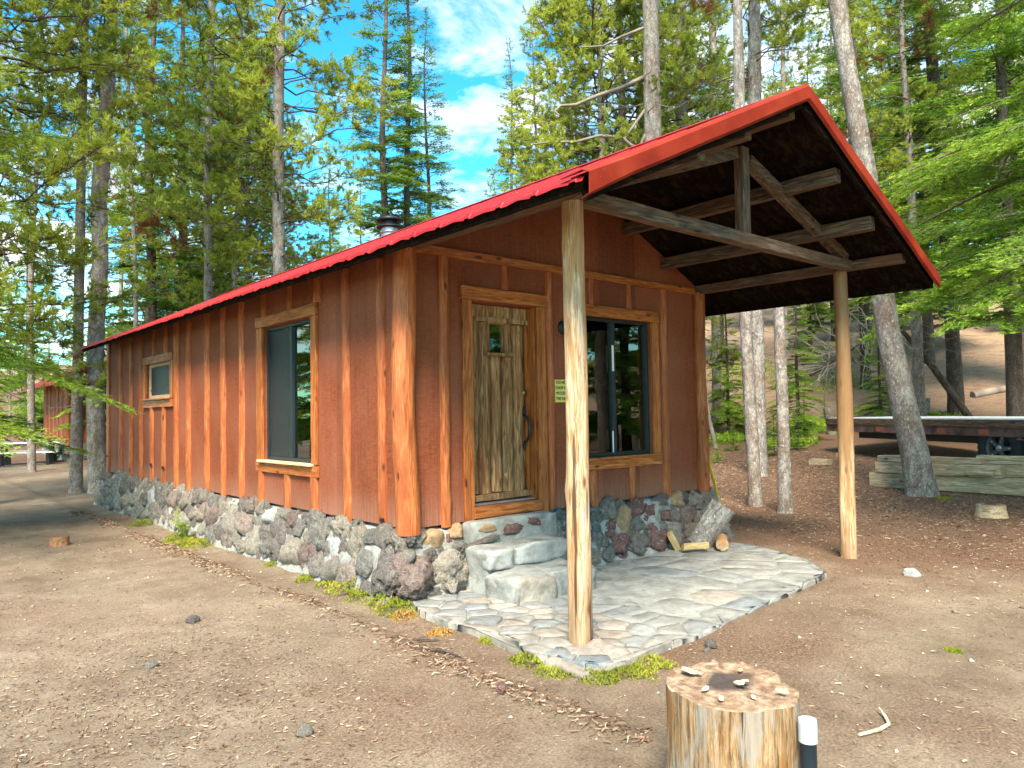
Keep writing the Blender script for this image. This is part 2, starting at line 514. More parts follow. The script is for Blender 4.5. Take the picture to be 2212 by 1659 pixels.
def mat_dirt():
    m, g = newmat('forest_dirt')
    t = g.n('ShaderNodeTexCoord')
    P = t.outputs['Object']
    n1 = g.n('ShaderNodeTexNoise', Vector=P, Scale=0.42, Detail=5.0, Roughness=0.6)
    n2 = g.n('ShaderNodeTexNoise', Vector=P, Scale=2.6, Detail=6.0, Roughness=0.65)
    n3 = g.n('ShaderNodeTexNoise', Vector=P, Scale=70.0, Detail=4.0, Roughness=0.75)
    n4 = g.n('ShaderNodeTexNoise', Vector=P, Scale=0.23, Detail=4.0)
    c = g.ramp(g.math('ADD', g.math('MULTIPLY', n1.outputs[0], 0.6), g.math('MULTIPLY', n2.outputs[0], 0.4)),
               [(0.32, (0.118, 0.082, 0.054)), (0.44, (0.188, 0.138, 0.092)), (0.56, (0.262, 0.200, 0.136)), (0.70, (0.38, 0.298, 0.205))])
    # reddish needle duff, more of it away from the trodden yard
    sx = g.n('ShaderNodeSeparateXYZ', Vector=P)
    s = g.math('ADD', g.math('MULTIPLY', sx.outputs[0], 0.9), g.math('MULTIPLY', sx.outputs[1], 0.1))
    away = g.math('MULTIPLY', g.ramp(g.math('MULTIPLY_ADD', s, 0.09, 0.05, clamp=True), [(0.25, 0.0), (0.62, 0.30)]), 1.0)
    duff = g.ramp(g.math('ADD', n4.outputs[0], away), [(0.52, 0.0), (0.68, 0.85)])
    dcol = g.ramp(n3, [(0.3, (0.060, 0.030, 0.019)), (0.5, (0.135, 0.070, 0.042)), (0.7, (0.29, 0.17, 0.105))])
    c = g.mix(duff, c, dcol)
    # pale bare slope higher up
    slope = g.ramp(g.math('MULTIPLY_ADD', s, 0.028, -0.30, clamp=True), [(0.12, 0.0), (0.35, 0.75)])
    scol = g.ramp(n2, [(0.35, (0.27, 0.165, 0.10)), (0.55, (0.40, 0.275, 0.18)), (0.68, (0.24, 0.22, 0.09))])
    c = g.mix(slope, c, scol)
    sp_ = g.ramp(n3, [(0.34, 0.62), (0.5, 1.0), (0.66, 1.35)])
    c = g.mix(1.0, c, sp_, 'MULTIPLY')
    h = g.math('ADD', n3.outputs[0], g.math('MULTIPLY', n2.outputs[0], 0.8))
    return finish(m, g, c, 0.95, h, 0.55, 0.02, 0.12)


def mat_tone(name, stops, rough=0.85):
    m, g = newmat(name)
    at = g.n('ShaderNodeAttribute', dict(attribute_name='tone'))
    c = g.ramp(at.outputs['Fac'], stops)
    return finish(m, g, c, rough, spec=0.15)


def mat_post(name, dk=1.0):
    m, g = newmat(name)
    v, raw, rr = coords(g, True, (55, 55, 4.5))
    n1 = g.n('ShaderNodeTexNoise', Vector=v, Scale=1.0, Detail=5.0, Roughness=0.65, Distortion=0.8)
    mp2 = g.n('ShaderNodeMapping', Vector=raw, Scale=(9, 9, 1.1))
    n2 = g.n('ShaderNodeTexNoise', Vector=mp2, Scale=1.0, Detail=5.0, Roughness=0.6, Distortion=0.6)
    mp3 = g.n('ShaderNodeMapping', Vector=raw, Scale=(15, 15, .55))
    n3 = g.n('ShaderNodeTexNoise', Vector=mp3, Scale=1.0, Detail=4.0, Roughness=.5)
    c = g.ramp(n1, [(0.37, (0.25, 0.125, 0.055)), (0.46, (0.45, 0.265, 0.13)), (0.54, (0.57, 0.375, 0.205)), (0.66, (0.70, 0.53, 0.35))])
    c = g.mix(g.ramp(n2, [(0.50, 0.0), (0.60, 0.75)]), c, (0.42, 0.19, 0.065))
    c = g.mix(g.ramp(n2, [(0.28, 0.8), (0.42, 0.0)]), c, (0.52, 0.46, 0.38))
    zr_ = g.n('ShaderNodeSeparateXYZ', Vector=g.n('ShaderNodeTexCoord').outputs['Object'])
    low = g.ramp(g.math('ADD', g.math('MULTIPLY', zr_.outputs[2], .55), g.math('MULTIPLY', g.math('SUBTRACT', n3.outputs[0], .5), .9)), [(0.04, 0.7), (0.30, 0.0)])
    c = g.mix(low, c, (0.25, 0.15, 0.085))
    c = g.mix(g.ramp(n3, [(0.355, 0.9), (0.375, 0.0)]), c, (0.05, 0.03, 0.018))
    mpk = g.n('ShaderNodeMapping', Vector=raw, Scale=(8, 8, 3.0))
    vo = g.n('ShaderNodeTexVoronoi', Vector=mpk, Scale=1.0)
    c = g.mix(g.ramp(vo.outputs['Distance'], [(0.07, 1.0), (0.12, 0.5), (0.20, 0.0)]), c, (0.16, 0.07, 0.03))
    if dk < 1: c = g.mix(g.ramp(g.math('MULTIPLY_ADD', zr_.outputs[2], .5, g.math('MULTIPLY', g.math('SUBTRACT', n2.outputs[0], .5), .8)), [(0.30, 0.0), (0.62, 0.85)]), c, (0.235, 0.122, 0.052))
    h = g.math('ADD', g.math('MULTIPLY', n1.outputs[0], .6), g.ramp(n3, [(0.35, 0.0), (0.40, 1.0)]).outputs[0])
    return finish(m, g, c, 0.65, h, 0.5, 0.008, 0.25)


M_POST = mat_post('pale_peeled_post')
M_POST2 = mat_post('brown_peeled_post', .62)
M_SIDING = mat_siding()
M_ROOF = mat_roof()
M_RAKE = mat_rake()
M_STONE = mat_stone('lava_stone', [(0.30, 0.26, 0.21), (0.20, 0.165, 0.15), (0.38, 0.325, 0.25), (0.25, 0.235, 0.205), (0.27, 0.185, 0.155),
                                   (0.40, 0.345, 0.27), (0.23, 0.225, 0.20), (0.34, 0.275, 0.215)])
M_OCHRE = mat_stone('ochre_stone', [(0.34, 0.22, 0.11), (0.31, 0.20, 0.115)], bump=0.4, pit=False, lichen=False)
M_PALE = mat_stone('pale_stone', [(0.37, 0.365, 0.335), (0.32, 0.32, 0.30)], bump=0.3, pit=False, lichen=False)
M_REDST = mat_stone('red_stone', [(0.17, 0.085, 0.075), (0.21, 0.10, 0.08)], bump=0.5)
M_FLAG = mat_stone('flagstone', [(0.29, 0.275, 0.235), (0.22, 0.24, 0.24), (0.33, 0.29, 0.235), (0.25, 0.255, 0.24), (0.30, 0.25, 0.20), (0.34, 0.315, 0.265)], bump=0.5, pit=False, scale=1.4, lich=.35)
M_FLAG2 = mat_stone('worn_grey_flagstone', [(0.27, 0.265, 0.235), (0.24, 0.245, 0.23), (0.29, 0.28, 0.245), (0.26, 0.26, 0.235)], bump=0.5, pit=False, scale=1.4, lich=.3)
M_MORTAR = mat_stone('cement_mortar', [(0.34, 0.335, 0.295), (0.37, 0.36, 0.32)], scale=2.2, bump=0.7, pit=False)
M_CEMENT = mat_stone('step_cement', [(0.265, 0.27, 0.24), (0.285, 0.28, 0.25)], scale=1.2, bump=0.4, pit=False)
M_BLACK = mat_plain('black_iron', (0.015, 0.015, 0.016), 0.45)
M_BRONZE = mat_plain('dark_window_frame', (0.018, 0.026, 0.028), 0.4)
M_WHITEP = mat_plain('white_paint', (0.78, 0.78, 0.76), 0.5, var=0.06)
M_SILVER = mat_plain('grey_metal', (0.45, 0.45, 0.46), 0.35, 0.8, var=0.1)
M_YELLOW = mat_plain('yellow_handle', (0.80, 0.56, 0.01), 0.4, var=0.05)
M_SIGN = mat_plain('sign_yellow', (0.78, 0.64, 0.16), 0.5, var=0.05)
M_INK = mat_plain('black_ink', (0.012, 0.012, 0.012), 0.6, var=0.05)
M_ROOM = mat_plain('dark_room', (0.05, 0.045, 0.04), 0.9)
M_RUBBER = mat_plain('tyre_rubber', (0.022, 0.024, 0.028), 0.8, var=0.3, scale=20)
M_TRAILER = mat_plain('faded_trailer_paint', (0.135, 0.07, 0.058), 0.7, var=0.6, scale=5)
M_DECK = mat_plain('grey_trailer_deck', (0.62, 0.63, 0.62), 0.5, 0.0, var=0.2)
M_REFL = mat_plain('orange_reflector', (0.36, 0.09, 0.045), 0.3, var=0.1)
M_PVC = mat_plain('black_pipe_plastic', (0.012, 0.02, 0.028), 0.35, var=0.3)
M_PVCW = mat_plain('white_pipe_cap', (0.46, 0.50, 0.50), 0.5, var=0.08)
M_LGLASS = mat_plain('ribbed_lamp_glass', (0.42, 0.38, 0.26), 0.2, var=0.3, spec=0.6)
M_BRASS = mat_plain('worn_brass', (0.42, 0.30, 0.12), 0.4, 0.6)
M_PINK = mat_plain('pink_petals', (0.65, 0.16, 0.50), 0.6, var=0.3)
M_GLASS = mat_glass()
M_SCREEN = mat_screen()
M_BARK = mat_bark('grey_lichen_bark', (0.14, 0.112, 0.092), (0.34, 0.30, 0.26), (0.54, 0.50, 0.44))
M_BARKD = mat_bark('dark_bark', (0.065, 0.047, 0.037), (0.13, 0.10, 0.08), (0.23, 0.195, 0.165), warm=(0.11, 0.065, 0.04))
M_DEADW = mat_plain('bare_dead_twig', (0.25, 0.205, 0.165), 0.9, var=0.4, scale=3)
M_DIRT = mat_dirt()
M_FIR = mat_foliage('fir_needles', (0.060, 0.125, 0.022), (0.180, 0.300, 0.034), (0.38, 0.50, 0.055))
M_FIRB = mat_foliage('bright_fir_needles', (0.055, 0.125, 0.016), (0.190, 0.330, 0.028), (0.42, 0.56, 0.05), trans=0.4)
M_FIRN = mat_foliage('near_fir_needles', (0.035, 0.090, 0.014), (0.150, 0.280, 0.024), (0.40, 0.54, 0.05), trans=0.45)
M_PINE = mat_foliage('pine_needles', (0.105, 0.145, 0.028), (0.30, 0.365, 0.045), (0.53, 0.57, 0.08), dead=(0.32, 0.11, 0.035))
M_MOSS = mat_tone('moss_green', [(0.0, (0.07, 0.085, 0.012)), (0.5, (0.17, 0.19, 0.018)), (0.85, (0.29, 0.30, 0.03)), (1.0, (0.40, 0.22, 0.06))])
M_LITTER = mat_tone('fallen_needles', [(0.0, (0.10, 0.05, 0.03)), (0.4, (0.22, 0.13, 0.08)), (0.7, (0.34, 0.23, 0.145)), (0.92, (0.46, 0.36, 0.25)), (1.0, (0.56, 0.50, 0.40))])

# ------------------------------------------------------------------ the ground
def axis_pts(fine0, fine1, step, lo, hi, grow=1.09):
    a = list(np.arange(fine0, fine1, step))
    s = step; p = a[-1]
    while p < hi: s *= grow; p += s; a.append(p)
    s = step; p = a[0]; b = []
    while p > lo: s *= grow; p -= s; b.append(p)
    return np.array(b[::-1] + a)


gx = axis_pts(-4.2, 5.5, 0.05, -220, 320)
gy = axis_pts(-4.8, 8.0, 0.055, -220, 320)
XX, YY = np.meshgrid(gx, gy, indexing='ij')
ZZ = gz(XX, YY)
nx, ny = len(gx), len(gy)
idx = np.arange(nx * ny).reshape(nx, ny)
Fq = np.stack([idx[:-1, :-1].ravel(), idx[1:, :-1].ravel(), idx[1:, 1:].ravel(), idx[:-1, 1:].ravel()], 1)
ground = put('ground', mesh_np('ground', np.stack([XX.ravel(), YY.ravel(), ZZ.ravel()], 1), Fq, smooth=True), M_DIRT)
tag(ground, 'trodden tan forest dirt rising to a bare slope behind the trees', kind='structure')

# ------------------------------------------------------------------ rocks
def rock_mesh(name, seed, kind='lava', sub=3):
    r_ = random.Random(seed)
    bm = bmesh.new()
    bmesh.ops.create_icosphere(bm, subdivisions=sub, radius=1.0)
    off = Vector((r_.uniform(-50, 50), r_.uniform(-50, 50), r_.uniform(-50, 50)))
    planes = []
    for i in range(13):
        d = Vector((r_.gauss(0, 1), r_.gauss(0, 1), r_.gauss(0, 1))).normalized()
        planes.append((d, r_.uniform(0.72, 1.0)))
    for v in bm.verts:
        p = v.co.normalized()
        if kind == 'lava':
            k = 0.86 + 0.42 * noise.noise(p * 1.3 + off) + 0.40 * (0.35 - abs(noise.noise(p * 2.4 + off))) + 0.22 * (0.3 - abs(noise.noise(p * 5.0 + off))) + 0.22 * noise.noise(p * 8 + off) + 0.12 * noise.noise(p * 17 + off)
            for d, h in planes[:3]:
                c = p.dot(d)
                if c > 0.05: k = min(k, 1.12 * h / c)
        else:
            k = 1.3
            for d, h in planes:
                c = p.dot(d)
                if c > 0.05: k = min(k, h / c)
            k += 0.12 * noise.noise(p * 3 + off) + 0.06 * noise.noise(p * 8 + off)
        v.co = p * k
    me = bpy.data.meshes.new(name)
    bm.to_mesh(me); bm.free()
    me.polygons.foreach_set('use_smooth', [True] * len(me.polygons))
    return me


LAVA = [rock_mesh('lava_rock', 100 + i, sub=4) for i in range(9)]
for m_ in LAVA: m_.materials.append(M_STONE)
FACET = [rock_mesh('angular_rock', 200 + i, 'facet') for i in range(5)]
for m_ in FACET: m_.materials.append(M_STONE)


def recolour(me, mat):
    c = me.copy(); c.materials.clear(); c.materials.append(mat); return c


OCHRE_R = [recolour(FACET[i], M_OCHRE) for i in (0, 1)]
PALE_R = [recolour(FACET[i], M_PALE) for i in (2, 3)]
RED_R = [recolour(LAVA[i], M_REDST) for i in (2, 5)]


def rough_block(lo, hi, amp, div, seed, rnd_=0.03):
    """box with rounded, hand-shaped faces"""
    lo = Vector(lo); hi = Vector(hi); c = (lo + hi) / 2; h = (hi - lo) / 2
    bm = bmesh.new()
    bmesh.ops.create_cube(bm, size=2.0)
    bmesh.ops.subdivide_edges(bm, edges=bm.edges[:], cuts=div, use_grid_fill=True)
    for v in bm.verts:
        p = Vector((v.co.x * h.x, v.co.y * h.y, v.co.z * h.z))
        q = Vector([max(-h[i] + rnd_, min(h[i] - rnd_, p[i])) for i in range(3)])
        d = p - q
        if d.length > 1e-6: p = q + d.normalized() * min(rnd_, d.length)
        w_ = p + c
        n_ = noise.noise_vector(w_ * 3.1 + Vector((seed, seed * 2.3, 0))) * amp + noise.noise_vector(w_ * 9 + Vector((seed, 0, seed))) * amp * 0.45 + noise.noise_vector(w_ * 24) * amp * 0.2
        v.co = w_ + n_
    m = bpy.data.meshes.new('block')
    bm.to_mesh(m); bm.free()
    m.polygons.foreach_set('use_smooth', [True] * len(m.polygons))
    return m


def half_log(length, r_, seed, depth=0.8, n=9):
    rg_ = random.Random(seed)
    m = MB()
    k = max(3, int(length / 0.11))
    kn = [(rg_.uniform(0.05, 0.95) * length, rg_.uniform(0.3, 2.8), rg_.uniform(0.1, 0.22)) for _ in range(int(length * 2.2) + 1)]
    rows = []
    for i in range(k + 1):
        z = length * i / k
        cx = 0.30 * r_ * noise.noise((z * 1.3, seed * 3.1, 0)) + 0.12 * r_ * noise.noise((z * 5, seed, 2))
        rr = r_ * (1 + 0.22 * noise.noise((z * 1.8, seed * 1.7, 5)) + 0.08 * noise.noise((z * 7, seed, 7)))
        row = []
        for j in range(n):
            a = math.pi * j / (n - 1)
            b = rr * (1 + 0.07 * noise.noise((z * 4, a * 2, seed)))
            for kz, ka, kh in kn:
                b += r_ * kh * math.exp(-((z - kz) / 0.05) ** 2 - ((a - ka) / 0.35) ** 2)
            row.append((cx + b * math.cos(a), -b * math.sin(a) * depth, z))
        rows.append(row)
    vs = [p for q in rows for p in q]
    fs = [(i * n + j, i * n + j + 1, (i + 1) * n + j + 1, (i + 1) * n + j) for i in range(k) for j in range(n - 1)]
    m.add(vs, [f[::-1] for f in fs], True)
    m.add(rows[0], [tuple(range(n))]); m.add(rows[-1], [tuple(range(n - 1, -1, -1))])
    return m


def round_log(length, r0, r1, seed, n=16, wob=0.3):
    rg_ = random.Random(seed)
    m = MB()
    k = max(4, int(length / 0.10))
    kn = [(rg_.uniform(0.05, 0.95) * length, rg_.uniform(0, 6.28), rg_.uniform(0.06, 0.16)) for _ in range(int(length * 3))]
    rows = []
    for i in range(k + 1):
        z = length * i / k
        t = i / k
        rr0 = r0 + (r1 - r0) * t
        cx = wob * r0 * noise.noise((z * 0.8, seed * 3.1, 0)); cy = wob * r0 * noise.noise((z * 0.8, seed * 3.1, 8))
        row = []
        for j in range(n):
            a = 2 * math.pi * j / n
            b = rr0 * (1 + 0.10 * noise.noise((z * 1.6, math.cos(a) + seed, math.sin(a))) + 0.03 * noise.noise((z * 6, math.cos(a) * 2 + seed, math.sin(a) * 2)))
            for kz, ka, kh in kn:
                da = abs((a - ka + math.pi) % (2 * math.pi) - math.pi)
                b += rr0 * kh * math.exp(-((z - kz) / 0.05) ** 2 - (da / 0.3) ** 2)
            row.append((cx + b * math.cos(a), cy + b * math.sin(a), z))
        rows.append(row)
    vs = [p for q in rows for p in q]
    m.add(vs, [(i * n + j, i * n + (j + 1) % n, (i + 1) * n + (j + 1) % n, (i + 1) * n + j) for i in range(k) for j in range(n)], True)
    m.add(rows[0], [tuple(range(n - 1, -1, -1))]); m.add(rows[-1], [tuple(range(n))])
    return m


# ------------------------------------------------------------------ the cabin
ZB, L, W = 0.582, 10.07, 4.27
XE, ZE, XR, ZR, XE2 = -0.46, 2.85, 2.13, 4.07, 4.72
YF, YB = -2.525, 10.12
SL = (ZR - ZE) / (XR - XE)


def roof(x): return ZE + SL * (x - XE) if x < XR else ZR - SL * (x - XR)


cabin = tag(empty('cabin'), 'red-brown log-batten cabin with red metal roof and open porch', 'cabin')


def rects(u0, u1, v0, v1, holes):
    us = sorted({u0, u1, *[h[0] for h in holes], *[h[1] for h in holes]})
    vs_ = sorted({v0, v1, *[h[2] for h in holes], *[h[3] for h in holes]})
    out = []
    for a, b in zip(us, us[1:]):
        for c, d in zip(vs_, vs_[1:]):
            mu, mv = (a + b) / 2, (c + d) / 2
            if not any(h[0] < mu < h[1] and h[2] < mv < h[3] for h in holes): out.append((a, b, c, d))
    return out


def wall(name, P, u0, u1, v0, v1, holes, th, extra=None):
    """P(u,v,w) -> point; w 0 outside, th inside"""
    m = MB()
    for a, b, c, d in rects(u0, u1, v0, v1, holes):
        m.add([P(a, c, 0), P(b, c, 0), P(b, d, 0), P(a, d, 0)], [(0, 1, 2, 3)])
        m.add([P(a, c, th), P(b, c, th), P(b, d, th), P(a, d, th)], [(3, 2, 1, 0)])
    for a, b, c, d in holes:
        for (p, q) in (((a, c), (b, c)), ((b, c), (b, d)), ((b, d), (a, d)), ((a, d), (a, c))):
            m.add([P(*p, 0), P(*q, 0), P(*q, th), P(*p, th)], [(0, 1, 2, 3)])
    m.add([P(u0, v0, 0), P(u1, v0, 0), P(u1, v0, th), P(u0, v0, th)], [(3, 2, 1, 0)])
    if extra: extra(m)
    return m.build(name, M_SIDING, cabin)


WS = (1.72, 2.95, 1.05, 2.56)       # side window opening (y, z)
WT = (6.33, 7.60, 1.85, 2.42)       # small side window
WF = (2.12, 3.29, 1.05, 2.55)       # front window (x, z)
DO = (0.70, 1.50, 0.70, 2.57)       # door opening
TH = 0.11


def gable(m):
    for y in (0.0, TH):
        m.add([(0, y, 2.985), (W, y, 2.985), (W, y, roof(W) - .05), (XR, y, ZR - 0.05), (0, y, roof(0) - .05)], [(0, 1, 2, 3, 4) if y == 0 else (4, 3, 2, 1, 0)])


side = wall('side_wall', lambda u, v, w_: (w_, u, v), TH + .002, L, ZB, 2.99, [WS, WT], TH)
front = wall('front_wall', lambda u, v, w_: (u, w_, v), 0.0, W, ZB, 2.985, [WF, DO], TH, gable)
rear = wall('rear_wall', lambda u, v, w_: (u, L + .003 + w_, v), 0, W, ZB, 2.99, [], TH)
far_ = wall('far_wall', lambda u, v, w_: (W - w_, u, v), TH + .002, L, ZB, 2.99, [], TH)
MB().add([(0, L + .005, 2.985), (W, L + .005, 2.985), (XR, L + .005, ZR - .04)], [(0, 2, 1)]).build('rear_gable', M_SIDING, cabin)
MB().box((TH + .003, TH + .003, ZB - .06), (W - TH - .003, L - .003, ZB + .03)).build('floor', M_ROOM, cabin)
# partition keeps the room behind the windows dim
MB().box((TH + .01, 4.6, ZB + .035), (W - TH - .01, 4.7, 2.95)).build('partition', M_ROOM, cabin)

# battens on the side wall: half logs, each one its own piece
bz0 = ZB - 0.025
for i, (y, r_) in enumerate(((9.144, .055), (8.484, .055), (7.86, .055), (6.05, .066), (5.513, .062), (4.771, .060), (4.185, .060), (3.576, .058), (1.006, .058), (0.374, .056))):
    half_log(2.40, r_, 10 + i).build('batten', M_LOG, side, (-.001, y, bz0 - rnd.uniform(0, .03)), (0, 0, -math.pi / 2))
for i, y in enumerate((7.277, 6.657)):
    half_log(1.725 - bz0, .055, 40 + i).build('batten', M_LOG, side, (-.001, y, bz0), (0, 0, -math.pi / 2))
    half_log(0.44, .05, 50 + i).build('batten', M_LOG, side, (-.001, y - .1, 2.53), (0, 0, -math.pi / 2))
for i, y in enumerate((3.007, 2.319, 1.68)):
    half_log(.926 - bz0, .058, 60 + i).build('batten', M_LOG, side, (-.001, y, bz0 + .002), (0, 0, -math.pi / 2))
    half_log(0.27, .052, 70 + i).build('batten', M_LOG, side, (-.001, y - .09, 2.69), (0, 0, -math.pi / 2))
jitter_box((-.035, 9.93, ZB - .03), (-.001, 10.09, 2.97), 8, .006, 3).build('corner_board', M_LOG, side)
# front wall battens
for i, (x, r_) in enumerate(((.399, .052), (1.684, .047), (3.527, .055))):
    half_log(2.937 - bz0, r_, 80 + i).build('batten', M_LOG, front, (x, -.001, bz0 + .002))
half_log(.232, .042, 90).build('batten', M_LOG, front, (1.111, -.001, 2.704))
for i, x in enumerate((2.30, 2.925)):
    half_log(.27, .042, 91 + i).build('batten', M_LOG, front, (x, -.001, 2.667))
    half_log(.93 - bz0, .046, 95 + i).build('batten', M_LOG, front, (x - .01, -.001, bz0 + .002))
jitter_box((.10, -.035, 2.94), (W - .06, -.002, 3.013), 14, .006, 9).build('gable_trim_board', M_TRIMX, front)
round_log(2.46, .105, .098, 7, 20).build('corner_log', M_LOG, cabin, (-.025, -.03, ZB - .035))
round_log(2.40, .080, .078, 8, 18).build('corner_log', M_LOG, cabin, (4.195, -.025, ZB - .02))
# bolts / vents on the low battens
for y, z in ((9.97, .86), (7.22, .82), (6.6, .80), (.33, .62)):
    MB().box((-.062, y - .025, z), (-.04, y + .02, z + .03)).build('cable_clip', M_BLACK, side)


def casing(par, ax, o, out, zt, zb, tk=.03):
    """four trim boards round an opening; ax 0: front wall (x), ax 1: side wall (y)"""
    a0, a1 = out
    def bx(u0, u1, z0, z1, d, nm, mat, sd):
        lo, hi = ((u0, -d, z0), (u1, -.002, z1)) if ax == 0 else ((-d, u0, z0), (-.002, u1, z1))
        jitter_box(lo, hi, 6, .003, sd).build(nm, mat, par, bevel=.003, seg=1)
    H = M_TRIMX if ax == 0 else M_TRIMH
    bx(a0, o[0], zb + .125, zt - .12, tk, 'casing', M_TRIM, 1 + a0)
    bx(o[1], a1, zb + .125, zt - .12, tk, 'casing', M_TRIM, 2 + a0)
    bx(a0 - .01, a1 + .01, zt - .118, zt, tk + .008, 'head_casing', H, 3 + a0)
    bx(a0 - .012, a1 + .012, zb, zb + .112, tk + .006, 'apron', H, 4 + a0)


def box_ax(m, ax, u0, u1, d0, d1, z0, z1):
    if ax == 0: m.box((u0, d0, z0), (u1, d1, z1))
    else: m.box((d0, u0, z0), (d1, u1, z1))
    return m


def window(ax, o, out, zt, zb, sash, name='window', screen=None, pale=False):
    wn = empty(name, (0, 0, 0), parent=cabin)
    casing(wn, ax, o, out, zt, zb)
    box_ax(MB(), ax, o[0] - .05, o[1] + .05, -.075, .03, o[2] - .012, o[2] + .012).build('sill', M_PALEW if ax == 1 and not pale else (M_TRIMX if ax == 0 else M_TRIMH), wn, bevel=.004)
    # frame in four pieces joined to one part
    f = MB(); a, b, c, d = o; q = .035
    c += .015
    if pale: q = .05
    for (u0, u1, z0, z1) in ((a, a + q, c, d), (b - q, b, c, d), (a + q, b - q, d - q, d), (a + q, b - q, c, c + q)):
        box_ax(f, ax, u0, u1, .035, .095, z0, z1)
    f.build('frame', M_PALEW if pale else M_BRONZE, wn, bevel=.003)
    mid = (a + b) / 2
    if sash == 2:
        box_ax(MB(), ax, mid - .028, mid + .028, .042, .092, c + q, d - q).build('mullion', M_BRONZE, wn, bevel=.003)
        for (u0, u1) in ((a + q, mid - .028), (mid + .028, b - q)):
            box_ax(MB(), ax, u0, u1, .074, .080, c + q, d - q).build('pane', M_GLASS, wn)
    else:
        box_ax(MB(), ax, a + q, b - q, .074, .080, c + q, d - q).build('pane', M_GLASS, wn)
    if screen:
        u0, u1 = (a + q, mid - .028) if screen == 'low' else ((mid + .028, b - q) if screen == 'high' else (a + q, b - q))
        sd_ = .086 if ax == 0 else .055
        box_ax(MB(), ax, u0, u1, sd_, sd_ + .003, c + q, d - q).build('insect_screen', M_SCREEN, wn)
        if screen != 'all':
            r_ = MB()
            for (v0, v1, z0, z1) in ((u0, u0 + .018, c + q, d - q), (u1 - .018, u1, c + q, d - q), (u0 + .018, u1 - .018, c + q, c + q + .018), (u0 + .018, u1 - .018, d - q - .018, d - q)):
                box_ax(r_, ax, v0, v1, .0815, .094, z0, z1)
            r_.build('screen_frame', M_BRONZE, wn)
    return wn


M_PALEW = wood('bare_pale_wood', (0.42, 0.30, 0.17), (0.62, 0.48, 0.28), (0.72, 0.60, 0.40), axis=1, rough=0.7, bump=0.3)
window(1, WS, (1.60, 3.105), 2.687, .928, 2, screen='high')
window(1, WT, (6.20, 7.715), 2.53, 1.725, 1, screen='all', pale=True)
fwin = window(0, WF, (2.0, 3.41), 2.664, .934, 2, screen='low')
MB().box((2.672, .034, 1.98), (2.700, .040, 2.26)).build('paper_strip', M_WHITEP, fwin)
MB().box((2.655, .036, 1.08), (2.672, .041, 1.33)).build('paper_strip', M_WHITEP, fwin)

# flowers on the inner sill of the side window
fl = tag(empty('flower_bunch', (.16, 1.95, 1.10)), 'pink flower bunch inside the tall side window', 'flowers')
mf = MB()
for i in range(14):
    a = rnd.uniform(0, 6.28); rr_ = rnd.uniform(.0, .07)
    c0 = Vector((.03 * math.cos(a), rr_ * math.sin(a) * 1.4, .22 + rnd.uniform(-.03, .04)))
    for k in range(5):
        b_ = k * 1.2566 + a
        u_ = Vector((.25 * math.cos(b_), math.cos(b_), math.sin(b_))) * .03; v_ = Vector((-.2, -math.sin(b_), math.cos(b_))) * .012
        mf.add([c0, c0 + u_ * .6 + v_, c0 + u_, c0 + u_ * .6 - v_], [(0, 1, 2, 3)])
mf.build('petals', M_PINK, fl)
ms = MB()
for i in range(5): ms.tube([(0, .01 * i - .02, 0), (.0, .02 * i - .04, .12), (0, .026 * i - .05, .22)], .003, 4)
ms.build('stems', M_FIR, fl)
MB().lathe([(.0, 0), (.035, 0), (.045, .08), (.04, .1)], 12).build('pot', M_BRONZE, fl)

# door
door = empty('door', (0, 0, 0), parent=cabin)
jb = .17
jitter_box((.59, -.032, ZB - .01), (.70, -.002, 2.58), 8, .003, 21).build('casing', M_TRIM, door, bevel=.003, seg=1)
jitter_box((1.50, -.034, ZB - .008), (1.616, -.002, 2.58), 8, .003, 22).build('casing', M_TRIM, door, bevel=.003, seg=1)
jitter_box((.575, -.042, 2.582), (1.632, -.002, 2.70), 8, .004, 23).build('head_casing', M_TRIMX, door, bevel=.003, seg=1)
MB().box((.7015, .0, .705), (.722, jb, 2.568)).build('jamb', M_TRIM, door)
MB().box((1.478, .0, .705), (1.4985, jb, 2.568)).build('jamb', M_TRIM, door)
MB().box((1.445, .085, .705), (1.477, .115, 2.45)).build('door_stop', M_TRIM, door)
MB().box((.7225, .10, 2.452), (1.4775, .135, 2.566)).build('transom_board', M_DOORX if False else M_DOOR, door)
jitter_box((.7225, .068, 2.405), (1.4775, .10, 2.450), 6, .003, 31).build('header_strip', M_DOOR, door)
MB().box((.7225, .125, .735), (1.4775, .16, 2.45)).build('door_leaf', M_DOOR, door)
xs = [.755, .885, 1.03, 1.175, 1.325, 1.437]
wx0, wx1, wz0, wz1 = .985, 1.165, 2.115, 2.385
widths = [(.795, .068), (.93, .070), (1.07, .070), (1.21, .070), (1.345, .066)]
for i, (x, r_) in enumerate(widths):
    ztop = 2.40
    if wx0 - .03 < x < wx1 + .03: ztop = wz0 - .03
    half_log(ztop - .80, r_, 120 + i, depth=.95).build('door_log', M_DOOR, door, (x, .1255, .80 + rnd.uniform(-.008, .008)))
half_log(.30, .035, 131, depth=.8).build('door_log', M_DOOR, door, (wx0 - .035, .1255, 2.10))
half_log(.30, .035, 132, depth=.8).build('door_log', M_DOOR, door, (wx1 + .035, .1255, 2.10))
dw = empty('door_window', parent=door)
MB().box((wx0, .105, wz0), (wx1, .111, wz1)).build('pane', M_BLKGLASS if False else M_GLASS, dw)
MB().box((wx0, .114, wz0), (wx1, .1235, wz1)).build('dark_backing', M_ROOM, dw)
fr_ = MB()
for b_ in (((wx0 - .022, .075, wz0), (wx0, .124, wz1)), ((wx1, .075, wz0), (wx1 + .022, .124, wz1)), ((wx0 - .03, .07, wz1 + .001), (wx1 + .03, .124, wz1 + .022))): fr_.box(*b_)
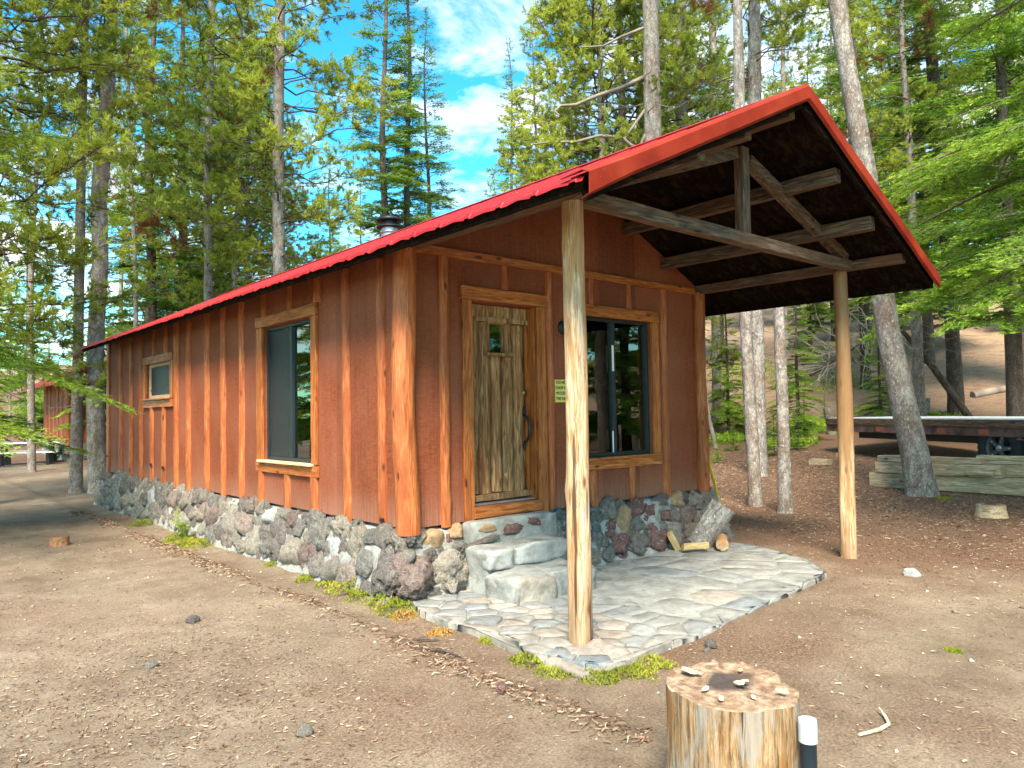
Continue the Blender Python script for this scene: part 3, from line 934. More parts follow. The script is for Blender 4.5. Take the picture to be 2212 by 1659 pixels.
fr_.build('window_frame', M_DOOR, dw, bevel=.003)
jitter_box((wx0 - .075, .02, wz0 - .03), (wx1 + .075, .124, wz0 - .002), 4, .003, 33).build('window_ledge', M_DOOR, dw, bevel=.003)
jitter_box((.7225, .06, .735), (1.4775, .124, .795), 8, .006, 35).build('kick_rail', M_DOORX if False else M_DOOR, door, bevel=.004)
MB().box((.7225, .02, .703), (1.4775, .15, .722)).build('threshold_strip', M_SILVER, door, bevel=.003)
jitter_box((.69, -.045, .600), (1.51, .02, .698), 6, .004, 36).build('threshold_board', M_TRIMX, door, bevel=.003)
hd = empty('door_handle', parent=door)
hx = 1.405
MB().tube([(hx, .075, 1.53), (hx, .03, 1.50), (hx, .0, 1.44), (hx, -.006, 1.37), (hx, .004, 1.31), (hx, .045, 1.265), (hx, .075, 1.25)], [.008, .012, .014, .015, .014, .012, .008], 8).build('grip', M_BLACK, hd)
for z0, z1, s_ in ((1.50, 1.60, 1), (1.19, 1.275, -1)):
    zc = (z0 + z1) / 2
    pl_ = [(0, z0), (.026, zc), (.012, z1), (0, z1 + .015), (-.012, z1), (-.026, zc)] if s_ > 0 else [(0, z0 - .015), (.016, z0 + .01), (.026, zc), (0, z1), (-.026, zc), (-.016, z0 + .01)]
    MB().add([(hx + a, .070, b) for a, b in pl_] + [(hx + a, .080, b) for a, b in pl_], [tuple(range(6)), tuple(range(11, 5, -1))] + [(i, (i + 1) % 6 + 0, (i + 1) % 6 + 6, i + 6) for i in range(6)]).build('plate', M_BLACK, hd)
MB().lathe([(0, -.016), (.012, -.016), (.020, -.008), (.022, 0.012)], 14, (1.40, .075, 1.74), axis='y').build('lock_cylinder', M_BRASS, door)

# porch lamp and sign
lamp = tag(empty('wall_lamp', (1.885, 0, 2.40)), 'black round wall lamp with ribbed glass jar beside the door', 'lamp')
MB().lathe([(0, -.03), (.04, -.028), (.066, -.018), (.072, -.002)], 22, axis='y').build('back_plate', M_BLACK, lamp)
MB().tube([(.0, -.025, 0), (.02, -.07, .0), (.035, -.085, -.03)], .012, 8).build('arm', M_BLACK, lamp)
MB().lathe([(0, -.02), (.028, -.022), (.034, -.05), (.034, -.06)], 14, (.035, -.085, 0)).build('socket', M_LGLASS, lamp)
MB().lathe([(.030, -.061), (.046, -.075), (.044, -.10), (.047, -.12), (.042, -.15), (.0, -.158)], 16, (.035, -.085, 0)).build('glass_jar', M_LGLASS, lamp)

sign = tag(empty('notice_sign', (1.752, -.006, 1.643)), 'pale yellow notice about chopping wood, half behind the porch post', 'sign')
MB().box((0, -.004, 0), (.205, .004, .228)).build('plate', M_SIGN, sign)


def lettering(name, txt, size, loc, rot, mat, parent, sx=1.0, align='LEFT'):
    c = bpy.data.curves.new(name, 'FONT')
    c.body = txt; c.size = size; c.extrude = .0008; c.align_x = align; c.offset = size * 0.018
    t = bpy.data.objects.new(name + '_tmp', c)
    COL.objects.link(t)
    dg = bpy.context.evaluated_depsgraph_get()
    me = bpy.data.meshes.new_from_object(t.evaluated_get(dg))
    bpy.data.objects.remove(t)
    o = put(name, me, mat, parent, loc, rot, (sx, 1, 1))
    return o


for i, tx in enumerate(('DO NOT', 'CHOP ANY', 'WOOD ON', 'THE DECK')):
    lettering('lettering', tx, .042, ((.022, .008, .012, .012)[i], -.0055, .186 - i * .0545), (math.pi / 2, 0, 0), M_INK, sign, .92)

# ------------------------------------------------------------------ roof
rf = empty('roof', parent=cabin)
Ls = math.hypot(XR - XE, ZR - ZE)
PW = 0.96
prof = []
for k in range(3):
    b0 = k * .32
    prof += [(b0, 0), (b0 + .045, .003), (b0 + .055, .013), (b0 + .095, .013), (b0 + .105, .003), (b0 + .2125, .006)]
prof.append((PW - .004, 0))


def panel_mesh(seed):
    m = MB()
    rows = []
    us = [0.0, .012, .4, .9, 1.4, 1.9, 2.4, Ls]
    for i, u in enumerate(us):
        row = []
        for j, (y, h) in enumerate(prof):
            x = -(XR - XE) * (1 - u / Ls); z = -(ZR - ZE) * (1 - u / Ls)
            sag = .006 * noise.noise((u * .8, y * 1.2, seed * 5.3)) if 0 < i else 0
            if i == 0:       # bent drip lip at the eave
                row.append((x - .014, y, z + h - .028 - .012 * noise.noise((y * 5, seed * 2.2, 1)) - .004 * math.sin(y / .32 * 6.283)))
            else:
                e = .008 * noise.noise((y * 4, seed * 3.3, 7)) if i == 1 else 0
                row.append((x - .3 * h + e, y, z + h * .95 + sag))
        rows.append(row)
    n = len(prof)
    m.add([p for q in rows for p in q], [(i * n + j, i * n + j + 1, (i + 1) * n + j + 1, (i + 1) * n + j)[::-1] for i in range(len(us) - 1) for j in range(n - 1)], False)
    return m.mesh('roof_panel')


pmeshes = [panel_mesh(i) for i in range(4)]
npan = int(round((YB - YF) / PW))
PWs = (YB - YF) / npan / PW
for i in range(npan):
    y0 = YF + i * PW * PWs
    put('roof_panel', pmeshes[i % 4], M_ROOF, rf, (XR, y0, ZR + rnd.uniform(0, .004)), (0, 0, 0), (1, PWs, 1))
    put('roof_panel', pmeshes[(i + 2) % 4], M_ROOF, rf, (XR, y0 + PW * PWs, ZR), (0, 0, math.pi), (1, PWs, 1))


def prism_y(poly, y0, y1):
    n = len(poly)
    m = MB()
    m.add([(x, y0, z) for x, z in poly] + [(x, y1, z) for x, z in poly],
          [tuple(range(n)), tuple(range(2 * n - 1, n - 1, -1))] + [(i, i + n, (i + 1) % n + n, (i + 1) % n) for i in range(n)])
    return m


d0, d1 = .012, .045
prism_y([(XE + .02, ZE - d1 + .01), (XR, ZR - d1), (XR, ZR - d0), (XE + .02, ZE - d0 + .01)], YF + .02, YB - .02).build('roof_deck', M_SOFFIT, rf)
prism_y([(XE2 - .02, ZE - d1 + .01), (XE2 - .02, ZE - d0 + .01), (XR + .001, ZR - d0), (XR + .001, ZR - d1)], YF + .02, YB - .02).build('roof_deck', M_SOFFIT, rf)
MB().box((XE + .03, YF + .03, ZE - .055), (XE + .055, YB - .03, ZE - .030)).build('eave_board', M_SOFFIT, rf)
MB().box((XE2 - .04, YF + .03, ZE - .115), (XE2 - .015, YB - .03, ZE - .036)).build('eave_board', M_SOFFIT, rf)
# ridge cap
prism_y([(XR - .16, ZR - .16 * SL + .030), (XR, ZR + .036), (XR + .16, ZR - .16 * SL + .030), (XR + .155, ZR - .16 * SL + .022), (XR, ZR + .026), (XR - .155, ZR - .16 * SL + .022)], YF - .004, YB).build('ridge_cap', M_ROOF, rf)


def rake(side_):
    """folded metal trim along the front gable edge: a strip on top and a face down the front"""
    m = MB(); n = 12
    rows = []
    for i in range(n + 1):
        t = i / n
        if side_ < 0: x = XE - .02 + (XR - XE + .02) * t; z = ZE - .02 * SL + (ZR - ZE + .02 * SL) * t
        else: x = XE2 + .02 - (XE2 + .02 - XR) * t; z = ZE - .02 * SL + (ZR - ZE + .02 * SL) * t
        wv = .006 * noise.noise((t * 6, side_ * 3.1, 0))
        drop = .104 + .006 * noise.noise((t * 4, side_, 4))
        back, lift, out = .16, .028, .012
        if side_ < 0 and t < .16:      # the bent, flared end
            k = 1 - t / .16
            out += .05 * k; drop += .012 * k; lift += .012 * k; wv += .018 * math.sin(k * 7)
        rows.append([(x, YF + back, z + .030), (x, YF - .008, z + lift + wv * .3), (x + side_ * .0, YF - out - .012 + wv, z + lift - .02),
                     (x, YF - out - .010 + wv, z - drop + .02), (x, YF - .004 + wv * .5, z - drop)])
    k = 5
    fs = [(i * k + j, i * k + j + 1, (i + 1) * k + j + 1, (i + 1) * k + j) for i in range(n) for j in range(k - 1)]
    m.add([p for r_ in rows for p in r_], fs if side_ < 0 else [f[::-1] for f in fs], False)
    o = m.build('rake_trim', M_RAKE, rf)
    s_ = o.modifiers.new('thick', 'SOLIDIFY'); s_.thickness = .006; s_.offset = 0
    return o


rake(-1); rake(1)
# inner barge board behind the metal, per side
for s_ in (-1, 1):
    xa = XE + .05 if s_ < 0 else XE2 - .05
    m = MB().bar((xa, YF + .045, ZE + .05 * SL - .095), (XR, YF + .045, ZR - .095), .035, .09, up=(0, 0, 1))
    m.build('barge_board', M_SOFFIT, rf)

# purlins, plates and truss of the porch
for i, (x, ye) in enumerate(((2.13, -2.40), (1.50, -2.38), (.86, -2.40), (2.90, -2.40), (3.56, -2.40))):
    zt = roof(x) - .050 - (.04 if abs(x - XR) > .1 else .03)
    jitter_box((x - .045, ye, zt - .125), (x + .045, -.003, zt), 10, .006, 40 + i).build('purlin', M_GREYWOODY, rf, bevel=.004, seg=1)
for x, e in ((.03, -2.05), (4.19, -2.42)):
    jitter_box((x - .05, e, 2.945), (x + .05, -.003, 3.04 if x > 1 else 3.035), 10, .006, 60 + x).build('porch_plate', M_GREYWOODY, rf, bevel=.004, seg=1)
YT = -1.88
jitter_box((.085, YT - .055, 2.942), (4.138, YT + .045, 3.042), 14, .006, 71).build('tie_beam', M_GREYWOOD, rf, bevel=.004, seg=1)
jitter_box((2.155, YT - .045, 3.044), (2.265, YT + .04, 3.79), 6, .005, 72).build('king_post', M_GREYWOODZ, rf, bevel=.004, seg=1)
MB().bar((2.30, YT, 3.70), (4.10, YT, 3.068), .085, .10).build('truss_rafter', M_GREYWOOD, rf, bevel=.004, seg=1)
MB().bar((2.10, YT, 3.72), (.16, YT, 3.045), .085, .10).build('truss_rafter', M_GREYWOOD, rf, bevel=.004, seg=1)
jitter_box((.10, -.05, 3.03), (.16, -.003, 3.12), 2, .004, 74).build('ledger_block', M_GREYWOOD, rf)

# porch posts
def post(x, y, z0, z1, r0, r1, seed, lean=(0, 0), mt_=None):
    o = round_log(z1 - z0, r0, r1, seed, 22, .22).build('porch_post', mt_ or M_POST, cabin, (x, y, z0))
    o.rotation_euler = (lean[0], lean[1], 0)
    return o


post(.10, -1.894, .02, 2.95, .079, .071, 31)
post(4.18, -1.79, -.04, 2.945, .083, .068, 34, mt_=M_POST2)

# stove pipe
cx_, cy_ = 2.74, 4.62
fl_ = empty('stove_pipe', (cx_, cy_, .07), parent=cabin)
MB().lathe([(.14, 3.6), (.14, 4.40)], 24).build('pipe', M_SILVER, fl_)
MB().lathe([(.145, 4.30), (.16, 4.31), (.16, 4.33), (.145, 4.34)], 24).build('collar', M_SILVER, fl_)
MB().lathe([(0.10, 4.385), (.20, 4.39), (.215, 4.405), (.20, 4.42), (0.12, 4.43)], 28).build('cap_ring', M_BLACK, fl_)
MB().lathe([(.12, 4.43), (.12, 4.50)], 20).build('cap_neck', M_BLACK, fl_)
MB().lathe([(.0, 4.495), (.19, 4.495), (.212, 4.51), (.205, 4.535), (.10, 4.575), (0, 4.58)], 28).build('cap', M_BLACK, fl_)

# ------------------------------------------------------------------ foundation of lava stones
fnd = empty('foundation', parent=cabin)
m = MB()


def batter(z, k=1.0): return .035 + .17 * k * max(0, 1 - z / .58) ** 1.1


def skirt(P, u0, u1, du, seed):
    nu = int((u1 - u0) / du); nv = 7
    vs_ = []
    for i in range(nu + 1):
        for j in range(nv + 1):
            u = u0 + (u1 - u0) * i / nu; z = -.08 + (.62 + .08) * j / nv
            off = batter(z) + .012 + .05 * noise.noise((u * 4, z * 5, seed)) + .02 * noise.noise((u * 13, z * 13, seed))
            if j == nv: off = -.12; z = .578
            vs_.append(P(u, off, min(z, .578)))
    m.add(vs_, [(i * (nv + 1) + j, (i + 1) * (nv + 1) + j, (i + 1) * (nv + 1) + j + 1, i * (nv + 1) + j + 1) for i in range(nu) for j in range(nv)], True)


skirt(lambda u, o, z: (-o, u, z), -.06, L + .15, .06, 1)
skirt(lambda u, o, z: (u, -o, z), -.06, W + .15, .06, 2)
put('mortar', m.mesh('mortar'), M_MORTAR, fnd)


def stone(me, loc, sc, rot, par=fnd):
    return put('stone', me, None, par, loc, rot, sc)


# big boulders and picked-out stones first: (wall, u, z, ru, rz, rd, mesh)
placed = {'s': [], 'f': []}
special = [('s', .06, .20, .20, .20, .15, LAVA[0]), ('f', -.02, .20, .19, .23, .18, LAVA[3]), ('f', .33, .19, .21, .21, .17, LAVA[1]),
           ('f', .21, .47, .13, .085, .09, OCHRE_R[0]), ('f', .46, .50, .085, .075, .08, OCHRE_R[1]), ('s', 1.05, .30, .115, .125, .09, PALE_R[0]),
           ('s', .12, .49, .10, .09, .10, LAVA[4]), ('s', 2.62, .44, .11, .10, .09, PALE_R[1]), ('s', 6.9, .30, .16, .20, .08, PALE_R[0]), ('s', 7.6, .32, .10, .22, .09, FACET[4]),
           ('f', 2.62, .36, .14, .16, .11, OCHRE_R[0]), ('f', 3.62, .49, .13, .11, .09, OCHRE_R[1]), ('f', 3.10, .44, .12, .085, .09, RED_R[0]),
           ('f', 3.36, .35, .12, .08, .08, RED_R[1]), ('f', 3.05, .28, .11, .05, .07, RED_R[1]), ('f', 3.95, .45, .14, .13, .11, LAVA[7]), ('f', 2.18, .24, .13, .17, .12, LAVA[8])]


def put_on(wl, u, z, ru, rz, rd, me, prot=None, tw=None):
    o_ = batter(z) - rd * .25 if prot is None else prot
    tw = rnd.uniform(-.5, .5) if tw is None else tw
    if wl == 's': stone(me, (-o_, u, z), (rd, ru, rz), (tw, 0, 0))
    else: stone(me, (u, -o_, z), (ru, rd, rz), (0, tw, 0))
    placed[wl].append((u, z, ru, rz))


for s_ in special: put_on(*s_, tw=rnd.uniform(-.15, .15))
for wl, u0, u1 in (('s', -.08, L + .12), ('f', -.05, W + .1)):
    tries = 0
    for rad, cnt in ((.145, 120), (.12, 400), (.10, 1500), (.082, 3000), (.065, 4500), (.05, 5000)):
        if wl == 's' and rad < .06: cnt = 1500
        for _ in range(cnt):
            u = rnd.uniform(u0, u1); ru = rad * rnd.uniform(.95, 1.35); rz = rad * rnd.uniform(.8, 1.1)
            if rad < .08 and wl == 's' and u > 6: continue
            z = rnd.uniform(rz * .55, .56 - rz * .55)
            if wl == 'f' and .52 < u < 1.5 and z < .62: continue
            ok = True
            for (pu, pz, pru, prz) in placed[wl]:
                du = (u - pu) / (ru + pru); dz = (z - pz) / (rz + prz)
                if du * du + dz * dz < .56: ok = False; break
            if ok:
                me = rnd.choice(LAVA if rnd.random() < .6 else FACET)
                if wl == 'f' and rnd.random() < .18: me = rnd.choice(RED_R)
                put_on(wl, u, z, ru * 1.16, rz * 1.18, rad * rnd.uniform(.55, .95), me, tw=rnd.uniform(-.55, .55))

# ------------------------------------------------------------------ steps
steps = tag(empty('stone_steps', (0, 0, 0)), 'grey cement and stone steps below the wooden door', 'steps')
put('step', rough_block((.53, -.20, -.05), (1.56, -.02, .592), .018, 12, 3, .03), M_CEMENT, steps)
put('step', rough_block((.47, -.47, -.05), (1.42, -.16, .405), .022, 12, 4, .035), M_CEMENT, steps)
put('step', rough_block((.45, -.86, -.05), (1.36, -.44, .218), .028, 12, 5, .04), M_CEMENT, steps)
for i, (lo, hi, mt_) in enumerate((((.475, -.495, .215), (.76, -.40, .395), M_PALE), ((.775, -.505, .225), (1.40, -.40, .398), M_PALE), ((.46, -.895, -.05), (.86, -.80, .205), M_FLAG), ((.875, -.89, -.05), (1.34, -.80, .20), M_FLAG), ((.455, -.86, -.05), (.50, -.50, .19), M_FLAG))):
    put('riser_stone', rough_block(lo, hi, .034, 9, 60 + i, .02), mt_, steps)
for (x, y, z, sx, sy, sz, me) in ((.98, -.196, .49, .13, .022, .055, RED_R[0]), (1.27, -.196, .535, .09, .02, .035, RED_R[1]), (.70, -.196, .53, .11, .02, .035, OCHRE_R[0]), (.66, -.215, .43, .17, .03, .03, FACET[1])):
    stone(me, (x, y, z), (sx, sy, sz), (0, rnd.uniform(-.2, .2), 0), steps)

# ------------------------------------------------------------------ flagstone patio under the porch
poly = [(-.21, -.34), (-.34, -.75), (-.36, -1.05), (-.29, -1.39), (-.27, -1.70), (-.38, -1.86), (-.36, -2.14), (-.26, -2.38), (-.09, -2.44), (.16, -2.37), (.43, -2.38), (.68, -2.40), (1.2, -2.32), (1.69, -2.26), (2.36, -2.18),
        (3.18, -2.05), (3.6, -1.62), (4.0, -1.1), (4.16, -.75), (4.15, -.30), (3.9, -.12), (.2, -.12)]

poly = [(CAM.x + (x - CAM.x) * 1.03, CAM.y + (y - CAM.y) * 1.03) if y < -.3 and x < 4 else (x, y) for x, y in poly]


def inside(p, q):
    x, y = p; c = False
    for i in range(len(q)):
        x1, y1 = q[i]; x2, y2 = q[i - 1]
        if (y1 > y) != (y2 > y) and x < (x2 - x1) * (y - y1) / (y2 - y1) + x1: c = not c
    return c


def clip(pg, n, d):
    out = []
    for i in range(len(pg)):
        a = pg[i]; b = pg[(i + 1) % len(pg)]
        da = a[0] * n[0] + a[1] * n[1] - d; db = b[0] * n[0] + b[1] * n[1] - d
        if da <= 0: out.append(a)
        if (da < 0 < db) or (db < 0 < da):
            t = da / (da - db); out.append((a[0] + (b[0] - a[0]) * t, a[1] + (b[1] - a[1]) * t))
    return out


seeds = []
for _ in range(9000):
    p = (rnd.uniform(-.45, 4.2), rnd.uniform(-2.5, -.1))
    if not inside(p, poly): continue
    edge = min(math.hypot(p[0] - q[0], p[1] - q[1]) for q in poly)
    near_left = p[0] < .9 + .5 * noise.noise((p[0] * 2, p[1] * 2, 3))
    rmin = (.17 if near_left else .36) * (1 + .5 * noise.noise((p[0] * 1.7, p[1] * 1.7, 0)))
    if all((p[0] - s_[0]) ** 2 + (p[1] - s_[1]) ** 2 > rmin * rmin for s_ in seeds): seeds.append(p)
patio = tag(empty('patio', (0, 0, 0)), 'irregular flagstone patio set in cement under the porch roof', kind='structure')


def PZ(x, y): return .012 + .034 * max(0, min(1, (1.5 - x) / 1.6)) + .006 * noise.noise((x * .9, y * .9, 4))


def ccw(pg): return pg if sum(pg[i][0] * pg[(i + 1) % len(pg)][1] - pg[(i + 1) % len(pg)][0] * pg[i][1] for i in range(len(pg))) > 0 else pg[::-1]


base = ccw(poly)
bb = []
for i in range(len(base)):
    a = base[i]; b = base[(i + 1) % len(base)]
    k = max(1, int(math.hypot(b[0] - a[0], b[1] - a[1]) / .08))
    for j in range(k):
        x = a[0] + (b[0] - a[0]) * j / k; y = a[1] + (b[1] - a[1]) * j / k
        bb.append((x + .03 * noise.noise((x * 6, y * 6, 1)), y + .03 * noise.noise((x * 6, y * 6, 9))))
# mortar bed
gxs = np.arange(-.5, 4.3, .06)
mm = MB()
bb0 = bb; bb = [(1.8 + (x - 1.8) * .982, -1.2 + (y + 1.2) * .97) for x, y in bb]; top = [(x, y, PZ(x, y) - .009) for x, y in bb]; bot = [(x, y, -.10) for x, y in bb]
nb = len(bb)
mm.add(top + bot, [tuple(range(nb))] + [(i, i + nb, (i + 1) % nb + nb, (i + 1) % nb) for i in range(nb)])
mm.build('mortar_bed', M_CEMENT, patio); bb = bb0
for si, s_ in enumerate(seeds):
    pg = [(s_[0] - 1, s_[1] - 1), (s_[0] + 1, s_[1] - 1), (s_[0] + 1, s_[1] + 1), (s_[0] - 1, s_[1] + 1)]
    for t in seeds:
        if t is s_: continue
        dx, dy = t[0] - s_[0], t[1] - s_[1]
        dd = math.hypot(dx, dy)
        if dd > 1.6: continue
        n_ = (dx / dd, dy / dd)
        pg = clip(pg, n_, n_[0] * (s_[0] + t[0]) / 2 + n_[1] * (s_[1] + t[1]) / 2 - .005)
    # keep to the patio outline by pulling corners inside
    pg2 = []
    for i in range(len(pg)):
        a = pg[i]; b = pg[(i + 1) % len(pg)]
        k = max(1, int(math.hypot(b[0] - a[0], b[1] - a[1]) / .05))
        for j in range(k):
            x = a[0] + (b[0] - a[0]) * j / k; y = a[1] + (b[1] - a[1]) * j / k
            x += .016 * noise.noise((x * 14, y * 14, 2)); y += .016 * noise.noise((x * 14, y * 14, 6))
            if not inside((x, y), bb):
                qn = min(bb, key=lambda t_: (t_[0] - x) ** 2 + (t_[1] - y) ** 2)
                jf = .02 + .16 * max(0, noise.noise((x * 11, y * 11, 4)) + .15); x = qn[0] + (s_[0] - qn[0]) * jf; y = qn[1] + (s_[1] - qn[1]) * jf
            pg2.append((x, y))
    if len(pg2) < 5: continue
    cxm = sum(p[0] for p in pg2) / len(pg2); cym = sum(p[1] for p in pg2) / len(pg2)
    q = [(p[0] - cxm, p[1] - cym) for p in pg2]
    z0 = PZ(cxm, cym) + (rnd.uniform(-.006, .010) if cxm < 1 else rnd.uniform(-.009, -.005))
    tl = (rnd.uniform(-.03, .03), rnd.uniform(-.03, .03)) if cxm < 1 else (0, 0)
    n = len(q)
    mm = MB()
    r1 = [(a * (1.05 + .05 * noise.noise((a * 9 + cxm, b * 9, 7))), b * (1.05 + .05 * noise.noise((a * 9, b * 9 + cym, 3))), -.12) for a, b in q]
    r2 = [(a * .99, b * .99, -.008 + a * tl[0] + b * tl[1]) for a, b in q]
    r3 = [(a * .95, b * .95, a * tl[0] + b * tl[1] + .004 * noise.noise((a * 9 + cxm, b * 9, 1))) for a, b in q]
    r4 = [(a * .5, b * .5, .003 + a * .5 * tl[0] + b * .5 * tl[1] + .006 * noise.noise((a * 9 + cxm, b * 9, 1))) for a, b in q]
    vs_ = r1 + r2 + r3 + r4
    fs = [(k * n + i, k * n + (i + 1) % n, (k + 1) * n + (i + 1) % n, (k + 1) * n + i) for k in range(3) for i in range(n)] + [tuple(3 * n + i for i in range(n))]
    mm.add(vs_, fs, True)
    mm.build('flagstone', M_FLAG if cxm < .8 or rnd.random() < .2 else M_FLAG2, patio, (cxm, cym, z0))
put('corner_stone', rough_block((-.31, -2.31, -.06), (.17, -1.96, .058), .05, 8, 12, .04), M_FLAG, patio)

# ------------------------------------------------------------------ trees
def norm(a): return a / np.maximum(np.linalg.norm(a, axis=-1, keepdims=True), 1e-9)


class Cloud:
    """collects needle triangles and thin tubes of a crown as numpy arrays"""
    def __init__(s, seed):
        s.r = np.random.default_rng(seed)
        s.tri = []; s.tone = []; s.tv = []; s.tf = []; s.nv = 0

    def needles(s, S, D, Ln, U, per_m, nl, nw, spread, tone, radial=False, fwd=0.55):
        """S start, D unit direction, Ln length, U normal of the spray, one row per twig"""
        r = s.r
        cnt = np.maximum(2, (Ln * per_m).astype(int))
        k = np.repeat(np.arange(len(S)), cnt)
        t = r.random(len(k))
        B = S[k] + D[k] * (Ln[k] * t)[:, None]
        side = norm(np.cross(D[k], U[k]))
        if radial:
            a = r.random(len(k)) * 6.283
            N = side * np.cos(a)[:, None] + U[k] * np.sin(a)[:, None]
        else:
            sg = np.where(r.random(len(k)) < .5, -1., 1.)
            N = side * sg[:, None] + U[k] * (r.normal(0.12, spread, len(k)))[:, None]
        nd = norm(D[k] * (fwd + .3 * r.random(len(k)))[:, None] + N)
        ln = nl * (0.7 + .6 * r.random(len(k)))
        wv = norm(np.cross(nd, r.normal(size=nd.shape))) * (nw * .5)
        T = np.stack([B - wv, B + wv, B + nd * ln[:, None]], 1)
        s.tri.append(T); s.tone.append(np.clip(tone[k] + r.normal(0, .07, len(k)), .045, 1) if tone is not None else np.zeros(len(k)))

    def tube(s, P, r0, r1, n=3):
        P = np.asarray(P, float); m = len(P)
        d = norm(np.gradient(P, axis=0))
        ref = np.cross(d, [0.31, 0.2, 0.93]); ref = norm(ref); q = np.cross(d, ref)
        rad = np.linspace(r0, r1, m)[:, None]
        ring = np.stack([P + (ref * math.cos(6.283 * k / n) + q * math.sin(6.283 * k / n)) * rad for k in range(n)], 1).reshape(-1, 3)
        i = np.arange(m - 1)[:, None]; k = np.arange(n)[None, :]
        f = np.stack([i * n + k, i * n + (k + 1) % n, (i + 1) * n + (k + 1) % n, (i + 1) * n + k], -1).reshape(-1, 4)
        s.tv.append(ring); s.tf.append(f + s.nv); s.nv += len(ring)

    def crown(s, name, mat):
        T = np.concatenate(s.tri); n = len(T)
        V = T.reshape(-1, 3); F = np.arange(n * 3).reshape(n, 3)
        me = mesh_np(name, V, F, np.concatenate(s.tone)); me.materials.append(mat); return me

    def wood(s, name, mat):
        me = mesh_np(name, np.concatenate(s.tv), np.concatenate(s.tf), smooth=True); me.materials.append(mat); return me


def fir(seed, H, z0, rmax, nb, per_m, nl, nw, droop=.28, spire=1.0, gap=.085, sub=True, low_full=.8, tonec=.45, twigs=False):
    """spruce or fir: whorled, drooping flat sprays"""
    c = Cloud(seed); r = c.r
    S, D, Ln, U, TN = [], [], [], [], []
    for b in range(nb):
        f = (b + r.random()) / nb
        h = z0 + (H - z0 - .15) * f ** 1.15
        f = (h - z0) / (H - z0)
        prof = (1 - f) ** spire * min(1, low_full + f * 1.5)
        lb = rmax * prof * r.uniform(.62, 1.1) + .12
        az = r.random() * 6.283
        e0 = .12 + .55 * f + r.normal(0, .07); dr = droop * (1.25 - .6 * f) * r.uniform(.7, 1.3)
        n = max(5, int(lb / .25))
        s_ = np.linspace(0, 1, n)
        curve = r.normal(0, .12)
        rad = lb * s_
        ang = az + curve * s_ ** 2
        P = np.stack([rad * np.cos(ang), rad * np.sin(ang), h + lb * (e0 * s_ - (dr + e0 * .35) * s_ ** 2 + .10 * s_ ** 4)], 1)
        c.tube(P, .008 + .010 * lb, .003)
        T = norm(np.gradient(P, axis=0))
        nt = max(4, int(lb / gap))
        bt = r.normal(tonec, .16)
        ts = np.sort(r.uniform(.16 if lb > .8 else .05, 1, nt)); ts[-1] = .98
        for j, t in enumerate(ts):
            x = t * (n - 1); i = min(int(x), n - 2); a = x - i
            p = P[i] * (1 - a) + P[i + 1] * a; d = T[i] * (1 - a) + T[i + 1] * a
            up = norm(np.cross(np.cross(d, [0, 0, 1.]), d))
            sd = np.cross(d, up) * (1 if j % 2 else -1)
            l = lb * .40 * (1 - t) ** .75 * min(1, t * 3) * r.uniform(.6, 1.15) + .10
            l = min(l, .75)
            q = norm(d * .72 + sd * .8 + up * r.normal(-.05, .13)) if t < .97 else d
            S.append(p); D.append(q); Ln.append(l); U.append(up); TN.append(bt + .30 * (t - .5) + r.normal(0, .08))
            if twigs and l > .14: c.tube(np.stack([p, p + q * l * .55, p + q * l * .96]), .0035, .0015)
            if sub and l > .22:
                m = int(l / .075)
                for e in range(m):
                    tt = (e + 1) / (m + 1)
                    sp_ = p + q * l * tt
                    s2 = norm(np.cross(q, up)) * (1 if e % 2 else -1)
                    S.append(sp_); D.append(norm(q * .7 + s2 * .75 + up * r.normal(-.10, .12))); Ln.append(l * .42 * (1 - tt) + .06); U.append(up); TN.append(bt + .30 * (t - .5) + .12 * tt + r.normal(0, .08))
    c.needles(np.array(S), np.array(D), np.array(Ln), np.array(U), per_m, nl, nw, .30, np.array(TN))
    # leader
    c.needles(np.array([[0, 0, H - .9]]), np.array([[0, 0, 1.]]), np.array([.95]), np.array([[1., 0, 0]]), per_m * 3, nl * 1.4, nw, .5, np.array([tonec]), radial=True)
    return c


